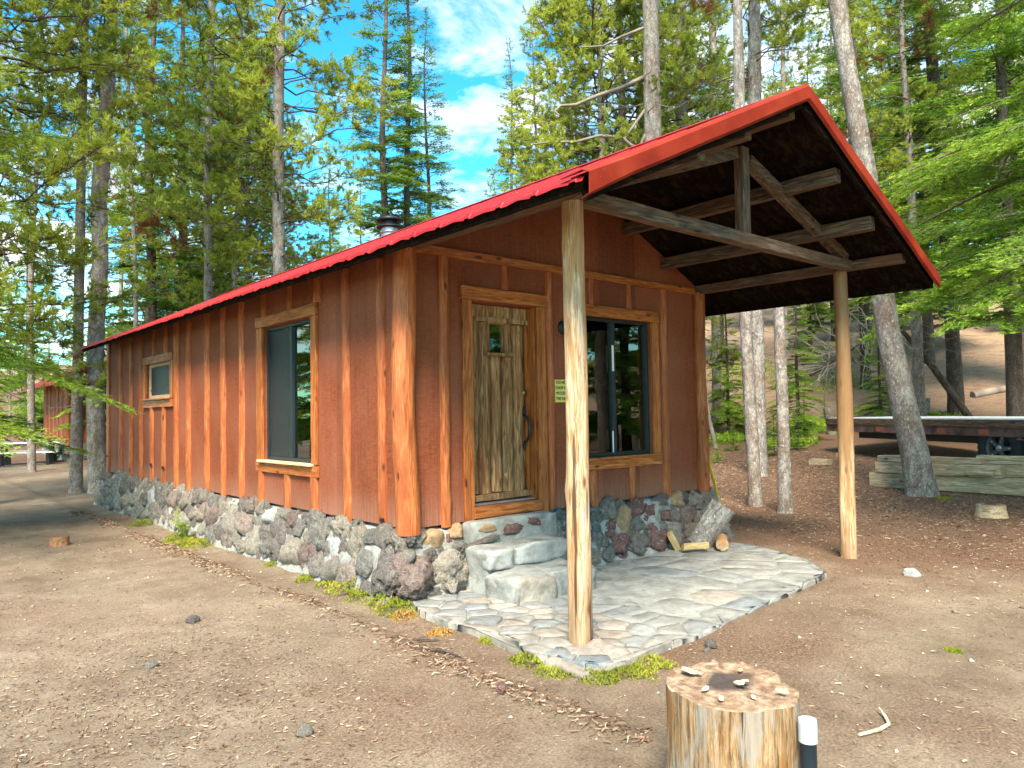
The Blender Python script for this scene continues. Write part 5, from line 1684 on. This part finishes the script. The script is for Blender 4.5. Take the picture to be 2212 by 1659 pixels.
for xx_ in (wxp,):
    for yy_, s_ in ((.16, 1), (2.05, -1)):
        wh = empty('wheel', (xx_, yy_, RW + .0), parent=tr)
        MB().lathe([(.27, -.09), (.34, -.115), (.42, -.11), (.455, -.085), (RW, -.04), (RW, .04), (.455, .085), (.42, .11), (.34, .115), (.27, .09)], 40, axis='y').build('tyre', M_RUBBER, wh)
        tr_ = MB()
        for k in range(36):
            a = k * math.pi / 18
            c_, s2 = math.cos(a), math.sin(a)
            for y0 in (-.085, .03):
                q = [(RW - .006, y0, -.022), (RW + .010, y0, -.022), (RW + .010, y0 + .055, -.022), (RW - .006, y0 + .055, -.022)]
                q2 = [(a_, b_, .018) for a_, b_, _ in q]
                tr_.add([(z_ * c_ * 0 + x_ * s2 + z_ * c_, y_, x_ * c_ - z_ * s2) for x_, y_, z_ in q + q2], [(0, 1, 2, 3), (7, 6, 5, 4), (0, 4, 5, 1), (1, 5, 6, 2), (2, 6, 7, 3), (3, 7, 4, 0)])
        tr_.build('tread', M_RUBBER, wh)
        rm = MB().lathe([(.275, -.085), (.255, -.075), (.24, -.03), (.235, .05)], 32, axis='y')
        for k in range(5):
            a = k * 2 * math.pi / 5 + .3
            rm.bar((.05 * math.sin(a), -.055, .05 * math.cos(a)), (.245 * math.sin(a), -.045, .245 * math.cos(a)), .07, .03, up=(0, 1, 0))
        rm.build('rim', M_BRONZE if False else mat_plain('grey_rim', (.10, .10, .09), .6), wh)
        MB().lathe([(0, -.10), (.05, -.098), (.06, -.08), (.07, -.03)], 20, axis='y').build('hub', M_SILVER, wh)
        MB().lathe([(.0, .03), (.24, .03)], 24, axis='y').build('drum', M_BLACK, wh)
        for k in range(5):
            a = k * 2 * math.pi / 5 + .3
            MB().lathe([(0, -.075), (.016, -.072), (.018, -.05)], 8, (.20 * math.sin(a), 0, .20 * math.cos(a)), axis='y').build('wheel_nut', M_SILVER, wh)
    MB().tube([(xx_, .2, RW), (xx_, 2.0, RW)], .05, 10).build('axle', M_BLACK, tr)
    MB().box((xx_ - .25, .40, RW + .04), (xx_ + .25, .60, TZ - .42)).build('spring_block', M_BLACK, tr)
MB().tube([(wxp + .50, .03, TZ - .28), (wxp + .50, -.03, TZ - .30), (wxp + .80, -.03, TZ - .30), (wxp + .82, .0, TZ - .42)], .018, 6).build('tie_down', M_TRAILER, tr)

# ------------------------------------------------------------------ lumber beams by the leaning tree (each its own thing)
lum = [('lumber_beam', 'thick squared beam lying at the bottom of the lumber pile', (10.30, -3.4, 0), (10.56, .64, .255)),
       ('lumber_beam', 'second-layer pale beam ending right of the leaning tree', (10.28, -1.45, .262), (10.50, .52, .455)),
       ('lumber_plank', 'split upper plank passing behind the leaning tree', (10.34, -1.15, .462), (10.54, .50, .565)),
       ('lumber_beam', 'tall grey beam at the right of the lumber pile', (10.58, -3.5, .262), (10.80, -.95, .46)),
       ('lumber_plank', 'plank lying on the tall grey beam', (10.57, -3.5, .466), (10.84, -1.02, .52)),
       ('lumber_plank', 'topmost short plank at the right of the lumber pile', (10.60, -3.5, .526), (10.86, -1.0, .595)),
       ('lumber_block', 'small wood offcut on the end of the second-layer beam', (10.20, -1.36, .30), (10.278, -.98, .36))]
for i, (nm, lb, lo, hi) in enumerate(lum):
    zb_ = Z(10.4, -1) + .01
    o = jitter_box((lo[0], lo[1], lo[2] + zb_), (hi[0], hi[1], hi[2] + zb_), 10, .012, 400 + i, ax=1).build(nm, M_LUMBER, None, bevel=.006, seg=2)
    tag(o, lb, 'lumber', 'lumber pile')
x, y = cam_pt(1776, 17.5)
tag(jitter_box((x - .12, y - .12, Z(x, y)), (x + .12, y + .3, Z(x, y) + .12), 3, .01, 5).build('wood_block', M_LUMBER, None), 'short pale block on the ground at the left end of the trailer', 'block')


# ------------------------------------------------------------------ stumps
def stump(x, y, h, r_, seed, label, big=False, mat=None, topmat=None, name='tree_stump', lean=0.0):
    n = 48 if big else 20
    rg_ = random.Random(seed)
    m = MB(); rows = []
    zs = [-.1] + [h * k / (9 if big else 5) for k in range((9 if big else 5) + 1)]
    notch = [(rg_.uniform(0, 6.28), rg_.uniform(.03, .07), rg_.uniform(.04, .12)) for _ in range(9 if big else 4)]
    def rad(a, z):
        b = r_ * (1 + .07 * math.cos(2 * a + seed) + .06 * noise.noise((math.cos(a) * 1.5 + seed, math.sin(a) * 1.5, 0)) + .035 * noise.noise((math.cos(a) * 5 + seed, math.sin(a) * 5, z * .8)) + .018 * noise.noise((math.cos(a) * 14 + seed, math.sin(a) * 14, z * 1.5)))
        b *= 1 + .16 * max(0, 1 - z / .16) ** 2
        for na, nd, nw_ in notch:
            da = abs((a - na + math.pi) % (2 * math.pi) - math.pi)
            b -= r_ * nd * math.exp(-(da / nw_) ** 2)
        return b
    def topz(a, k): return .022 * noise.noise((k * math.cos(a) * 2 + seed, k * math.sin(a) * 2, 3)) + (.012 * noise.noise((math.cos(a) * 7 + seed, math.sin(a) * 7, 1)) if k > .9 else 0)
    for z in zs:
        rows.append([(rad(2 * math.pi * k / n, z) * math.cos(2 * math.pi * k / n) + lean * z, rad(2 * math.pi * k / n, z) * math.sin(2 * math.pi * k / n), z + (topz(2 * math.pi * k / n, 1) if z == zs[-1] else 0)) for k in range(n)])
    m.add([p for q in rows for p in q], [(i * n + k, i * n + (k + 1) % n, (i + 1) * n + (k + 1) % n, (i + 1) * n + k) for i in range(len(zs) - 1) for k in range(n)], True)
    t = tag(empty(name, (x, y, Z(x, y))), label, 'stump')
    m.build('side', mat or M_STUMP, t)
    tp = MB(); trow = [rows[-1]]
    for f in (.985, .9, .7, .45, .2): trow.append([(p[0] * f, p[1] * f, h + .004 * (f > .95) + topz(math.atan2(p[1], p[0]), f) * (1 if f < .95 else .9)) for p in rows[-1]])
    tp.add([p for q in trow for p in q], [(i * n + k, i * n + (k + 1) % n, (i + 1) * n + (k + 1) % n, (i + 1) * n + k) for i in range(len(trow) - 1) for k in range(n)] + [tuple((len(trow) - 1) * n + k for k in range(n))], True)
    tp.build('cut_face', topmat or M_CUT, t)
    return t


def mat_stump():
    m, g = newmat('stump_side')
    v, raw, rr = coords(g, False)
    mp = g.n('ShaderNodeMapping', Vector=raw, Scale=(60, 60, 5.0))
    n1 = g.n('ShaderNodeTexNoise', Vector=mp, Scale=1.0, Detail=7.0, Roughness=0.72, Distortion=.5)
    mp2 = g.n('ShaderNodeMapping', Vector=raw, Scale=(9, 9, 2.2))
    n2 = g.n('ShaderNodeTexNoise', Vector=mp2, Scale=1.0, Detail=6.0, Roughness=.65)
    mp3 = g.n('ShaderNodeMapping', Vector=raw, Scale=(17, 17, .9))
    n3 = g.n('ShaderNodeTexNoise', Vector=mp3, Scale=1.0, Detail=5.0)
    c = g.ramp(n1, [(0.37, (0.09, 0.048, 0.022)), (0.46, (0.22, 0.125, 0.055)), (0.54, (0.35, 0.215, 0.105)), (0.66, (0.50, 0.36, 0.22))])
    c = g.mix(g.ramp(n2, [(0.50, 0.0), (0.58, 0.7)]), c, (0.34, 0.30, 0.25))
    c = g.mix(g.ramp(n2, [(0.38, 0.8), (0.46, 0.0)]), c, (0.34, 0.14, 0.035))
    c = g.mix(g.ramp(n3, [(0.365, 0.95), (0.385, 0.0)]), c, (0.03, 0.018, 0.012))
    h = g.math('ADD', n1.outputs[0], g.math('MULTIPLY', g.ramp(n3, [(0.36, 0.0), (0.40, 1.0)]).outputs[0], 0.8))
    return finish(m, g, c, 0.8, h, 0.7, 0.012, 0.2)


def mat_cut():
    m, g = newmat('stump_cut_face')
    v, raw, rr = coords(g, False)
    ln = g.n('ShaderNodeVectorMath', dict(operation='LENGTH'), i0=g.n('ShaderNodeMapping', Vector=raw, Scale=(1, 1, 0)).outputs[0])
    n0 = g.n('ShaderNodeTexNoise', Vector=raw, Scale=6.0, Detail=4.0)
    rings = g.math('SINE', g.math('MULTIPLY', g.math('ADD', ln.outputs['Value'], g.math('MULTIPLY', n0.outputs[0], .05)), 420.0))
    n1 = g.n('ShaderNodeTexNoise', Vector=raw, Scale=22.0, Detail=6.0, Roughness=.7)
    c = g.ramp(n1, [(0.38, (0.16, 0.095, 0.055)), (0.5, (0.30, 0.20, 0.125)), (0.62, (0.44, 0.335, 0.225))])
    c = g.mix(g.math('MULTIPLY_ADD', rings, .13, .13), c, (0.26, 0.15, 0.08))
    # dark burnt heart, off centre
    ce = g.n('ShaderNodeVectorMath', dict(operation='DISTANCE'), i0=g.n('ShaderNodeMapping', Vector=raw, Scale=(.72, 1.15, 0)).outputs[0], i1=(.045, .03, 0))
    b = g.math('ADD', ce.outputs['Value'], g.math('MULTIPLY', g.math('SUBTRACT', n0.outputs[0], .5), .16))
    c = g.mix(g.ramp(b, [(0.075, 0.9), (0.115, 0.0)]), c, (0.05, 0.04, 0.038))
    c = g.mix(g.ramp(n0, [(0.52, 0.0), (0.66, 0.3)]), c, (0.26, 0.13, 0.06))
    return finish(m, g, c, 0.85, g.math('ADD', n1.outputs[0], g.math('MULTIPLY', rings, .1)), .5, .008, .2)


M_STUMP = mat_stump()
M_CUT = mat_cut()
stump(-.862, -3.635, .45, .262, 4, 'big weathered chopping stump with burnt heart in the foreground', big=True)
x, y = cam_pt(2130, 12.3)
stump(x, y, .16, .17, 9, 'low splintered stump at right, in front of the lumber pile', mat=M_LUMBER)
x, y = cam_pt(130, 10.9)
stump(x, y, .10, .10, 14, 'little rotten brown stump in the dirt at left', mat=mat_plain('rotten_wood', (.26, .13, .06), .95, var=.5, scale=30, bump=.8), topmat=mat_plain('rotten_wood_top', (.22, .11, .05), .95, var=.5, scale=30, bump=.8))
x, y = cam_pt(1977, 25)
stump(x, y, .55, .16, 19, 'left of two short split stumps on the slope behind the trailer', mat=M_BARK, lean=-.15)
x, y = cam_pt(1996, 25)
stump(x, y, .60, .12, 20, 'right of two short split stumps on the slope behind the trailer', mat=M_BARK, lean=.12)
x, y = cam_pt(1793, 23)
stump(x, y, .75, .09, 21, 'leaning cut snag on the slope between the porch post and the cracked trunk', mat=M_BARK, lean=-.35)
x, y = cam_pt(1840, 24)
stump(x, y, .35, .16, 22, 'dark cut stump among seedlings right of the porch post', mat=M_BARKD)

# chips on the foreground stump
for i in range(9):
    a = rnd.uniform(0, 6.28); r_ = rnd.uniform(.02, .2); s_ = rnd.uniform(.010, .022) if i else .035
    m = MB(); k = 6
    pts = [(s_ * rnd.uniform(.6, 1.1) * math.cos(6.283 * j / k) * 1.5, s_ * rnd.uniform(.5, 1) * math.sin(6.283 * j / k)) for j in range(k)]
    m.add([(p, q, 0) for p, q in pts] + [(p * .9, q * .9, .006) for p, q in pts], [tuple(range(k - 1, -1, -1)), tuple(range(k, 2 * k))] + [(j, (j + 1) % k, (j + 1) % k + k, j + k) for j in range(k)])
    o = m.build('wood_chip', M_CHIP, None, (-.862 + r_ * math.cos(a), -3.635 + r_ * math.sin(a), Z(-.862, -3.635) + .463), (rnd.uniform(-.2, .2), rnd.uniform(-.2, .2), a))
    tag(o, 'small pale wood chip lying on top of the chopping stump', 'wood chip', 'chips on the stump')

# pipe beside the stump
pp = tag(empty('pipe_stub', (-.857, -3.949, Z(-.857, -3.949))), 'black plastic pipe stub with white cap right of the chopping stump', 'pipe')
MB().tube([(0, 0, -.1), (0, 0, .335)], .0295, 24).build('pipe', M_PVC, pp)
MB().lathe([(.030, .325), (.0335, .325), (.0335, .395), (.031, .405), (.0, .408)], 28, smooth=False).build('cap', M_PVCW, pp)

# ------------------------------------------------------------------ firewood and yellow handle by the front right corner
def wedge_log(name, label, length, r_, loc, rot, seed, half=True):
    """split log: bark on the round side, fresh wood on the split faces"""
    m = MB(); n = 11; rg_ = random.Random(seed)
    a0, a1 = (0, math.pi) if half else (.2, 1.9)
    rows = []
    for z in (0, length * .33, length * .66, length):
        row = [(r_ * (1 + .10 * noise.noise((math.cos(a) * 3, z * 5, seed))) * math.cos(a), r_ * (1 + .1 * noise.noise((math.sin(a) * 3, z * 5, seed))) * math.sin(a), z) for a in [a0 + (a1 - a0) * k / (n - 1) for k in range(n)]]
        if not half: row.append((rg_.uniform(-.01, .01), rg_.uniform(-.01, .01), z))
        rows.append(row)
    k = len(rows[0])
    m.add([p for q in rows for p in q], [(i * k + j, i * k + j + 1, (i + 1) * k + j + 1, (i + 1) * k + j) for i in range(3) for j in range(n - 1)], True, 0)
    m.add([p for q in rows for p in q], [(i * k + j, i * k + (j + 1) % k, (i + 1) * k + (j + 1) % k, (i + 1) * k + j) for i in range(3) for j in range(n - 1, k)], False, 1)
    m.add(rows[0], [tuple(range(k - 1, -1, -1))], False, 1); m.add(rows[-1], [tuple(range(k))], False, 1)
    o = m.build(name, [M_BARK, M_FIREWOOD], None, loc, rot)
    return tag(o, label, 'firewood', 'firewood by the corner')


zp = .022
wedge_log('firewood_log', 'big split log with grey bark propped against the stone corner', .52, .24, (3.66, -.24, zp + .04), (R(-30), R(-12), R(205)), 3)
wedge_log('firewood_log', 'pale split stick lying left of the big bark log', .30, .075, (3.20, -.46, zp + .015), (R(90), R(20), R(65)), 5, False)
wedge_log('firewood_log', 'small split piece standing behind the pale stick', .22, .07, (3.32, -.34, zp), (R(-25), R(-20), R(40)), 6, False)
o = round_log(.34, .072, .068, 77, 14).build('firewood_log', M_POST, None, (3.86, -.50, zp + .055), (R(90), 0, R(-55)))
tag(o, 'short round log lying right of the big bark log', 'firewood', 'firewood by the corner')
hdl = MB().tube([(4.95, .16, .0), (4.80, .155, .36), (4.63, .15, .80), (4.53, .14, 1.05)], .017, 10).build('tool_handle', M_YELLOW, None)
tag(hdl, 'bright yellow tool handle leaning on the right corner of the cabin', 'handle')
bd = jitter_box((4.40, .02, .05), (4.46, .05, .58), 4, .005, 8).build('black_stake', M_BLACK, None)
tag(bd, 'narrow black stake against the right end of the foundation', 'stake')

# ------------------------------------------------------------------ stones and sticks in the yard
peb = [(-.778, -2.128, .038, RED_R[0], 'dark red lava stone on the dirt near the front post'), (-1.557, .561, .045, LAVA[1], 'brown-grey stone on the dirt facing the tall window'), (-1.783, -1.80, .040, FACET[0], 'dark grey stone low centre in the foreground dirt'),
       (.725, -2.458, .045, LAVA[2], 'grey stone just right of the patio corner, behind the stump'), (3.765, -2.54, .07, PALE_R[0], 'pale grey rock on the dirt near the far porch post'), (-2.084, -.27, .034, FACET[1], 'smooth grey pebble on the reddish litter at left'),
       (.62, -2.50, .025, FACET[2], 'small pebble beside the grey stone behind the stump'), (.15, -2.98, .022, PALE_R[1], 'white pebble in the dirt left of the chopping stump')]
for i, (x, y, r_, me, lb) in enumerate(peb):
    tag(put('stone', me, None, None, (x, y, Z(x, y) + r_ * .35), (rnd.uniform(-.3, .3), rnd.uniform(-.3, .3), rnd.uniform(0, 6)), (r_ * 1.15, r_ * .9, r_ * .8)), lb, 'stone')
stick = MB().tube([(.05, -3.72, Z(.05, -3.72) + .012), (.17, -3.76, Z(.17, -3.76) + .014), (.28, -3.76, Z(.28, -3.76) + .014), (.36, -3.71, Z(.36, -3.71) + .016), (.41, -3.66, Z(.41, -3.66) + .03)], [.008, .010, .009, .008, .004], 7).build('stick', M_CHIP, None)
tag(stick, 'bent pale stick on the dirt right of the pipe', 'stick')
for (p, q, lb) in (((-.72, -1.05), (-.48, -1.12), 'brown bark stick on the litter line near the patio edge'), ((-.68, -1.25), (-.58, -1.52), 'thin dark twig on the litter line left of the front post')):
    m = MB().tube([(p[0], p[1], Z(*p) + .012), ((p[0] + q[0]) / 2 + .01, (p[1] + q[1]) / 2 + .02, Z((p[0] + q[0]) / 2, (p[1] + q[1]) / 2) + .022), (q[0], q[1], Z(*q) + .012)], [.006, .011, .005], 6)
    tag(m.build('stick', M_BARKD, None), lb, 'stick')

# fallen dead wood on the slope
fd = dead_limbs(60, .2, 3.6, 90, .6, 2.2, 5, .016)
x, y = cam_pt(1765, 31)
dt = tag(empty('fallen_tree', (x, y, float(gh(x, y)) + .5), (R(70), R(12), R(-30))), 'tangle of bleached dead branches on the slope right of the porch post', 'dead tree')
put('branches', fd.wood('bleached_branches', mat_plain('bleached_twig', (.46, .40, .33), .9, var=.25)), None, dt, scale=(1.1, 1.1, 1.1))['kind'] = 'stuff'
MB().tube([(0, 0, -.4), (.05, 0, 2), (0, .1, 4.2)], [.12, .09, .03], 8).build('trunk', M_DEADW, dt)
for i, (px, D, ln_, a, lb) in enumerate(((1830, 30, 4.0, .5, 'bleached log lying across the slope right of the porch post'), (2100, 28, 5.0, -.6, 'long pale log on the slope behind the dark straight trunk'), (1590, 29, 3.5, 2.4, 'grey log on the slope seen left of the slim trunk'), (1880, 34, 3.2, 1.2, 'short bleached log high on the slope'))):
    x, y = cam_pt(px, D)
    pts = [(x + math.cos(a) * ln_ * t, y + math.sin(a) * ln_ * t, float(gh(x + math.cos(a) * ln_ * t, y + math.sin(a) * ln_ * t)) + .08) for t in (0, .33, .66, 1)]
    tag(MB().tube(pts, [.13, .12, .10, .06], 8).build('fallen_log', M_DEADW, None), lb, 'log')
x, y = cam_pt(2100, 24)
tag(MB().tube([(x, y, float(gh(x, y))), (x - .7, y + .75, 1.6 + float(gh(x, y))), (x - 1.2, y + 1.3, 2.6 + float(gh(x, y)))], [.11, .09, .06], 8).build('leaning_snag', M_BARKD, None), 'dark leaning snag right of the straight trunk behind the trailer', 'dead tree')
x, y = cam_pt(1545, 20.5)
tag(MB().tube([(x, y, Z(x, y) - .1), (x - .12, y + .16, 1.4), (x - .25, y + .33, 3.2), (x - .3, y + .4, 4.6)], [.06, .05, .04, .02], 8).build('dead_sapling', M_DEADW, None), 'thin dead sapling just right of the cabin wall, under the roof', 'dead tree')

# ------------------------------------------------------------------ ground litter, moss and low plants (uncountable)
def slivers(n, xs, ys, mask, ln, wd, seed, tone_lo, tone_hi, lift=.004, curl=.25):
    r = np.random.default_rng(seed)
    x = r.uniform(*xs, n); y = r.uniform(*ys, n)
    keep = r.random(n) < mask(x, y)
    x = x[keep]; y = y[keep]; n = len(x)
    a = r.random(n) * 6.283; l = ln * r.uniform(.5, 1.4, n); wv = wd * r.uniform(.6, 1.4, n)
    b = r.normal(0, curl, n)
    def pt(t, sgn):
        xx = x + np.cos(a + b * t) * l * (t - .5) - np.sin(a) * wv * .5 * sgn; yy = y + np.sin(a + b * t) * l * (t - .5) + np.cos(a) * wv * .5 * sgn
        return np.stack([xx, yy, gz(xx, yy) + lift + np.abs(r.normal(0, .3, n)) * lift * 2 + (.15 * l * (t - .5) * r.normal(0, .35, n))], 1)
    V = np.stack([pt(0, -1), pt(0, 1), pt(.5, -1), pt(.5, 1), pt(1, -.4), pt(1, .4)], 1).reshape(-1, 3)
    i = np.arange(n)[:, None] * 6
    F = np.concatenate([i + [0, 2, 3, 1], i + [2, 4, 5, 3]])
    tn = np.clip(r.uniform(tone_lo, tone_hi, n), 0, 1)
    return V, F, np.concatenate([tn, tn])


_pp = [np.array(poly)]


def off_patio(x, y):
    inn = np.zeros(len(x), bool)
    q = np.array(poly)
    for i in range(len(q)):
        x1, y1 = q[i]; x2, y2 = q[i - 1]
        c = ((y1 > y) != (y2 > y)) & (x < (x2 - x1) * (y - y1) / (y2 - y1 + 1e-12) + x1)
        inn ^= c
    cab = (x > -.25) & (y > -.25) & (x < W + .2)
    return ~(inn | cab)


def m_yard(x, y):
    d = .30 + 1.1 * np.clip(vnoise(x, y, .45, 11) + .1, 0, 1) * 1.6 + .5 * np.clip(vnoise(x, y, 1.6, 12), 0, 1)
    return np.clip(d, 0, 1) * off_patio(x, y)


def m_strip(x, y):
    c = -.72 + .10 * vnoise(y, y * 0, .8, 13)
    return np.exp(-((x - c) / .09) ** 2) * np.clip(.55 + 1.6 * vnoise(x, y, 1.1, 14), .15, 1)


def m_right(x, y):
    s = .9 * x + .1 * y
    return np.clip((s - 3.2) / 4, 0, 1) * off_patio(x, y)


parts = [slivers(60000, (-4.2, 6), (-4.9, 8), m_yard, .032, .0026, 1, .15, .9),
         slivers(42000, (-1.1, -.35), (-3.1, 9), m_strip, .050, .0042, 2, .1, .9, .010),
         slivers(45000, (2.5, 14), (-5, 5), m_right, .055, .006, 3, .0, .95, .008),
         slivers(16000, (-3.9, -1.2), (-3.8, 1.2), lambda x, y: np.exp(-(((x + 2.3) / .9) ** 2 + ((y + .9) / 1.3) ** 2)) * .8, .03, .0045, 4, .0, .9, .006)]
V = []; F = []; T = []; b0 = 0
for v, f, t in parts:
    V.append(v); F.append(f + b0); T.append(t); b0 += len(v)
lit = put('needle_litter', mesh_np('needle_litter', np.concatenate(V), np.concatenate(F), np.concatenate(T)), M_LITTER)
tag(lit, 'dry fallen pine needles strewn over the dirt', 'litter', kind='stuff')
v, f, t = slivers(2200, (-4.2, 10), (-4.9, 6), lambda x, y: .28 * off_patio(x, y) + .35 * off_patio(x, y) * (x > -.5) * (y < -1), .028, .009, 7, .75, 1.0, .006, .1)
tag(put('bark_chips', mesh_np('bark_chips', v, f, t), M_LITTER), 'pale wood chips and bark flakes scattered on the dirt', 'wood chips', kind='stuff')
# gravel crumbs
r_ = np.random.default_rng(31)
n = 1500
gx_ = r_.uniform(-4, 6, n); gy_ = r_.uniform(-4.9, 6, n); k_ = off_patio(gx_, gy_); gx_ = gx_[k_]; gy_ = gy_[k_]; n = len(gx_)
oc = np.array([(1, 0, 0), (-1, 0, 0), (0, 1, 0), (0, -1, 0), (0, 0, 1), (0, 0, -1)], float)
of = np.array([(0, 2, 4), (2, 1, 4), (1, 3, 4), (3, 0, 4), (2, 0, 5), (1, 2, 5), (3, 1, 5), (0, 3, 5)])
sz = r_.gamma(2.0, .0028, n) + .002
V = (oc[None] * r_.uniform(.6, 1.3, (n, 6, 1)) * sz[:, None, None] * np.array([1.2, 1, .7])) + np.stack([gx_, gy_, gz(gx_, gy_) + sz * .25], 1)[:, None]
F = (of[None] + (np.arange(n) * 6)[:, None, None]).reshape(-1, 3)
tag(put('gravel', mesh_np('gravel', V.reshape(-1, 3), F, np.repeat(r_.random(n), 8), smooth=True), mat_tone('gravel_tone', [(0, (.10, .085, .08)), (.5, (.26, .22, .18)), (.8, (.40, .36, .30)), (1, (.6, .57, .5))])), 'small grit and gravel crumbs in the dirt', 'gravel', kind='stuff')

# moss cushions: mounds covered with fine tufts
mv, mf_, mt = [], [], []; b0 = 0
moss = [(-.20, .62, .22, .11), (-.22, .35, .16, .09), (-.24, .95, .12, .08), (-.27, 1.35, .10, .06), (-.22, -.02, .16, .10), (-.26, -.24, .16, .09), (-.30, -.38, .10, .06), (-.34, 4.5, .34, .07), (-.30, 4.2, .22, .06), (-.26, 5.1, .18, .07), (-.2, 2.2, .10, .05), (-.3, 6.6, .2, .07),
        (-.34, -1.84, .10, .05), (-.33, -2.10, .11, .05), (-.22, -2.34, .12, .045), (-.02, -2.42, .14, .045), (.18, -2.38, .14, .045), (-.24, -1.36, .07, .04), (2.55, -.25, .09, .04), (9.55, -.85, .13, .03), (-.36, -.95, .09, .05), (1.75, -3.55, .05, .02)]
r_ = np.random.default_rng(41)
for (x, y, rad, ht) in moss:
    n = int(26000 * rad * rad + 300)
    a = r_.random(n) * 6.283; q = np.sqrt(r_.random(n)) * (1 + .35 * vnoise(np.cos(a) * 2 + x * 9, np.sin(a) * 2 + y * 9, 1.0, 4) * 2)
    px_ = x + rad * q * np.cos(a); py_ = y + rad * 1.25 * q * np.sin(a)
    h = ht * np.clip(1 - q ** 2, 0, 1) * (.8 + .8 * vnoise(px_, py_, 14, 2))
    B = np.stack([px_, py_, gz(px_, py_) + np.maximum(h, 0) - .006], 1)
    d = norm(np.stack([r_.normal(0, .6, n), r_.normal(0, .6, n), np.ones(n)], 1)); s2 = norm(np.cross(d, r_.normal(size=(n, 3))))
    l = r_.uniform(.010, .024, n)[:, None]
    V = np.stack([B - s2 * .006, B + s2 * .006, B + d * l], 1).reshape(-1, 3)
    mv.append(V); mf_.append(np.arange(n * 3).reshape(n, 3) + b0); b0 += n * 3
    tn = np.clip(.62 + .7 * vnoise(px_, py_, 9, 6) + r_.normal(0, .08, n), 0, .93)
    if (x, y) in ((-.30, -.38), (-.36, -.95)): tn = np.full(n, 1.0)
    mt.append(tn)
tag(put('moss', mesh_np('moss', np.concatenate(mv), np.concatenate(mf_), np.concatenate(mt)), M_MOSS), 'yellow-green moss cushions at the foot of the stones', 'moss', kind='stuff')

# low green ground cover on the slope
mv, mt = [], []
for (px, D, rad) in ((1990, 24, .9), (2030, 24.5, .7), (1740, 24, .9), (1760, 31, 1.6), (1830, 36, 1.8), (1700, 21, .7), (1560, 22, .6), (1620, 33, 1.6), (1530, 26, .9)):
    x, y = cam_pt(px, D)
    n = 900
    a = r_.random(n) * 6.283; q = np.sqrt(r_.random(n)) * rad
    bx_ = x + q * np.cos(a) * 1.2; by_ = y + q * np.sin(a)
    B = np.stack([bx_, by_, gh(bx_, by_) + r_.uniform(.02, .16, n)], 1)
    d = norm(r_.normal(0, 1, (n, 3)) + [0, 0, .6]); s2 = norm(np.cross(d, r_.normal(size=(n, 3))))
    mv.append(np.stack([B - s2 * .025, B + s2 * .025, B + d * .10], 1).reshape(-1, 3)); mt.append(r_.uniform(.35, .95, n))
V = np.concatenate(mv)
tag(put('ground_cover', mesh_np('ground_cover', V, np.arange(len(V)).reshape(-1, 3), np.concatenate(mt)), M_FIRB), 'low bright green ground cover in patches on the slope', 'ground cover', kind='stuff')

# weed by the foundation
wd_ = tag(empty('weed', (-.28, 4.75, Z(-.28, 4.75))), 'little bright green weed against the side foundation', 'plant')
m = MB()
for i in range(9):
    a = rnd.uniform(0, 6.28); e = rnd.uniform(.15, .42); tip = Vector((-abs(math.cos(a)) * .16, math.sin(a) * .22, e))
    m.tube([(0, 0, 0), tip * .6 + Vector((0, 0, .03)), tip], [.004, .003, .002], 4)
    for k in range(5):
        c_ = tip * (.55 + .1 * k); u_ = Vector((rnd.uniform(-1, 1), rnd.uniform(-1, 1), rnd.uniform(-.2, .5))).normalized() * .07; v_ = u_.cross(Vector((0, 0, 1))).normalized() * .022
        m.add([c_, c_ + u_ * .5 + v_, c_ + u_, c_ + u_ * .5 - v_], [(0, 1, 2, 3)])
mw = m.mesh('leaves'); at_ = mw.attributes.new('tone', 'FLOAT', 'FACE'); at_.data.foreach_set('value', [.9] * len(mw.polygons))
put('leaves', mw, M_FIRB, wd_)
